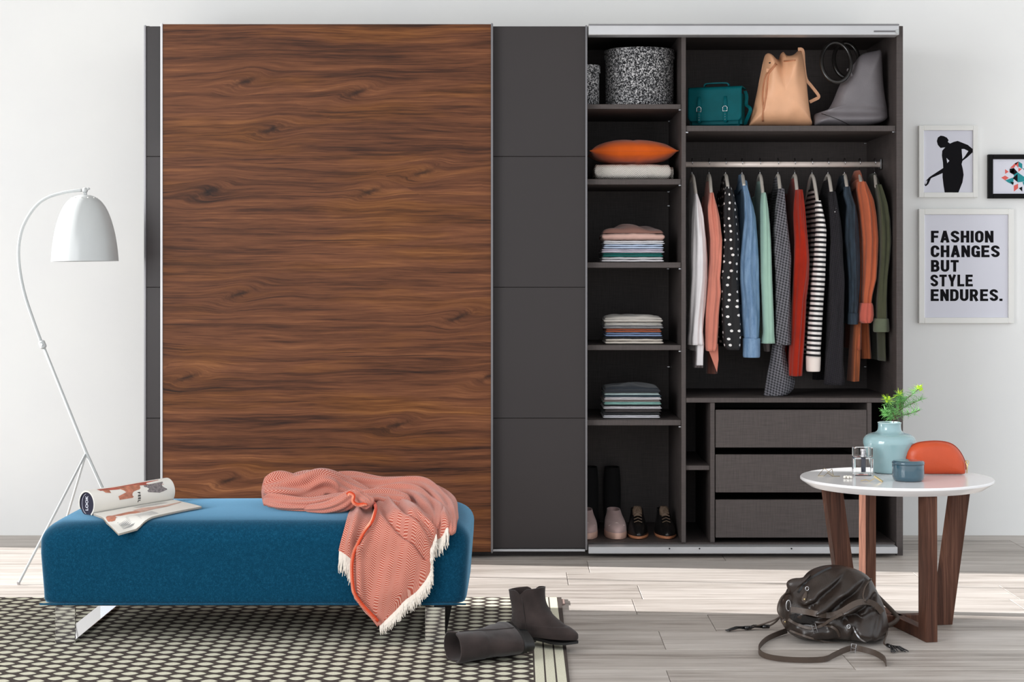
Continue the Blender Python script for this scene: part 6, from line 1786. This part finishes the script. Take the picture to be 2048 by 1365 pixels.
for i, (mm, ps) in enumerate(tri.items()):
    for p in ps:
        for q in (p, [(1610 - x, y) for x, y in p]):
            obj('printed_triangle', flatpoly(zz2(q), Yp - 0.0003 - 0.0003 * i), M[mm], sh)
root, sh, Yp = frame('framed_text_poster', 'large white-framed poster with bold black words about fashion', 1838, 2028, 418, 647, 0.024, 0.024, 'white_paint')
s = F / (D + Yp)
def arc_pts(cx, cy, rx, ry, a0, a1, n=14):
    return [(cx + rx * math.cos(math.radians(a0 + (a1 - a0) * i / n)), cy + ry * math.sin(math.radians(a0 + (a1 - a0) * i / n))) for i in range(n + 1)]
T = 0.20; H_ = T / 2          # stem thickness relative to the cap height
def glyph(ch):
    """bold condensed sans capitals: list of centre-line strokes, advance width (cap height 1)"""
    w = 0.56; a, b = H_, w - H_
    if ch == 'F': return [[(a, 0), (a, 1)], [(0, 1 - H_), (0.50, 1 - H_)], [(a, 0.50), (0.46, 0.50)]], 0.52
    if ch == 'E': return [[(a, 0), (a, 1)], [(0, 1 - H_), (0.52, 1 - H_)], [(a, 0.51), (0.48, 0.51)], [(0, H_), (0.53, H_)]], 0.54
    if ch == 'L': return [[(a, 0), (a, 1)], [(0, H_), (0.50, H_)]], 0.51
    if ch == 'I': return [[(a, 0), (a, 1)]], T
    if ch == 'H': return [[(a, 0), (a, 1)], [(b, 0), (b, 1)], [(a, 0.51), (b, 0.51)]], w
    if ch == 'N': return [[(a, 0), (a, 1)], [(b, 0), (b, 1)], [(a - 0.0, 0.96), (b, 0.04)]], w
    if ch == 'T': return [[(0.27, 0), (0.27, 1)], [(0, 1 - H_), (0.54, 1 - H_)]], 0.54
    if ch == 'A': return [[(0.095, 0), (0.30, 1)], [(0.505, 0), (0.30, 1)], [(0.15, 0.29), (0.45, 0.29)]], 0.60
    if ch == 'Y': return [[(0.30, 0), (0.30, 0.45)], [(0.30, 0.40), (0.10, 1)], [(0.30, 0.40), (0.50, 1)]], 0.60
    if ch == 'U': return [[(a, 1), (a, 0.32)] + arc_pts(w / 2, 0.32, w / 2 - H_, 0.32 - H_, 180, 360) + [(b, 1)]], w
    if ch == 'O': return [[(b, 0.33), (b, 0.67)] + arc_pts(w / 2, 0.67, w / 2 - H_, 0.33 - H_, 0, 180) + [(a, 0.33)] + arc_pts(w / 2, 0.33, w / 2 - H_, 0.33 - H_, 180, 360)], w
    if ch == 'C': return [[(b, 0.64)] + arc_pts(w / 2, 0.67, w / 2 - H_, 0.33 - H_, 0, 180) + [(a, 0.33)] + arc_pts(w / 2, 0.33, w / 2 - H_, 0.33 - H_, 180, 360) + [(b, 0.37)]], w
    if ch == 'G': return [[(b, 0.66)] + arc_pts(w / 2, 0.67, w / 2 - H_, 0.33 - H_, 5, 180) + [(a, 0.33)] + arc_pts(w / 2, 0.33, w / 2 - H_, 0.33 - H_, 180, 350) + [(b, 0.45)], [(0.30, 0.43), (w, 0.43)], [(b, 0), (b, 0.43)]], w
    if ch == 'D': return [[(a, 0), (a, 1)], [(a, H_), (0.28, H_)] + arc_pts(0.28, 0.34, b - 0.28, 0.34 - H_, -90, 0) + arc_pts(0.28, 0.66, b - 0.28, 0.34 - H_, 0, 90) + [(a, 1 - H_)]], w
    if ch == 'B': return [[(a, 0), (a, 1)], [(a, H_), (0.32, H_)] + arc_pts(0.32, 0.305, b - 0.32, 0.205, -90, 90) + [(a, 0.51)], [(a, 0.51), (0.30, 0.51)] + arc_pts(0.30, 0.705, b - 0.33, 0.195, -90, 90) + [(a, 1 - H_)]], w
    if ch == 'R': return [[(a, 0), (a, 1)], [(a, 0.46), (0.31, 0.46)] + arc_pts(0.31, 0.68, b - 0.33, 0.22, -90, 90) + [(a, 1 - H_)], [(0.29, 0.46), (0.48, 0.0)]], 0.59
    if ch == 'S': return [[(b - 0.01, 0.74)] + arc_pts(w / 2 - 0.005, 0.715, w / 2 - H_, 0.285 - H_, 0, 200) + [(0.20, 0.57), (0.36, 0.44)] + [q for q in arc_pts(w / 2, 0.285, w / 2 - H_, 0.285 - H_, 30, -180)]], w
    if ch == '.': return [[(a, 0), (a, T)]], T
def stroke_mesh(line, f, th):
    L = len(line); left, right = [], []
    for i, p_ in enumerate(line):
        pa, pb = Vector(line[max(i - 1, 0)]), Vector(line[min(i + 1, L - 1)])
        t = (pb - pa).normalized(); nrm = Vector((-t.y, t.x))
        left.append(f(p_[0] + nrm.x * H_, p_[1] + nrm.y * H_)); right.append(f(p_[0] - nrm.x * H_, p_[1] - nrm.y * H_))
    dv = Vector((0, th, 0)); vs = left + right + [q + dv for q in left] + [q + dv for q in right]
    fs = []
    for i in range(L - 1):
        fs += [(i, i + 1, L + i + 1, L + i), (2 * L + i, 3 * L + i, 3 * L + i + 1, 2 * L + i + 1), (i, 2 * L + i, 2 * L + i + 1, i + 1), (L + i, L + i + 1, 3 * L + i + 1, 3 * L + i)]
    fs += [(0, L, 3 * L, 2 * L), (L - 1, 3 * L - 1, 4 * L - 1, 2 * L - 1)]
    return vs, fs
for i, (w_, xl_, xr_) in enumerate((('FASHION', 1862, 1987), ('CHANGES', 1861.5, 1999.5), ('BUT', 1862, 1917.5), ('STYLE', 1861, 1946), ('ENDURES.', 1861.5, 2005))):
    base_y = 485.5 + i * 29.25; cap = 23.6; gap = 0.085
    tot = sum(glyph(c)[1] for c in w_) + gap * (len(w_) - 1)
    kx = (xr_ - xl_) / tot; x = 0.0
    for c in w_:
        st, adv = glyph(c); mb = MB()
        for k_, line in enumerate(st):
            vs, fs = stroke_mesh(line, lambda u, v: P(xl_ + (x + u) * kx, base_y - v * cap, Yp - 0.0003 - 0.00006 * k_), 0.0002)
            mb.add(vs, fs)
        obj('letter', mb, M['ink'], sh)
        x += adv + gap
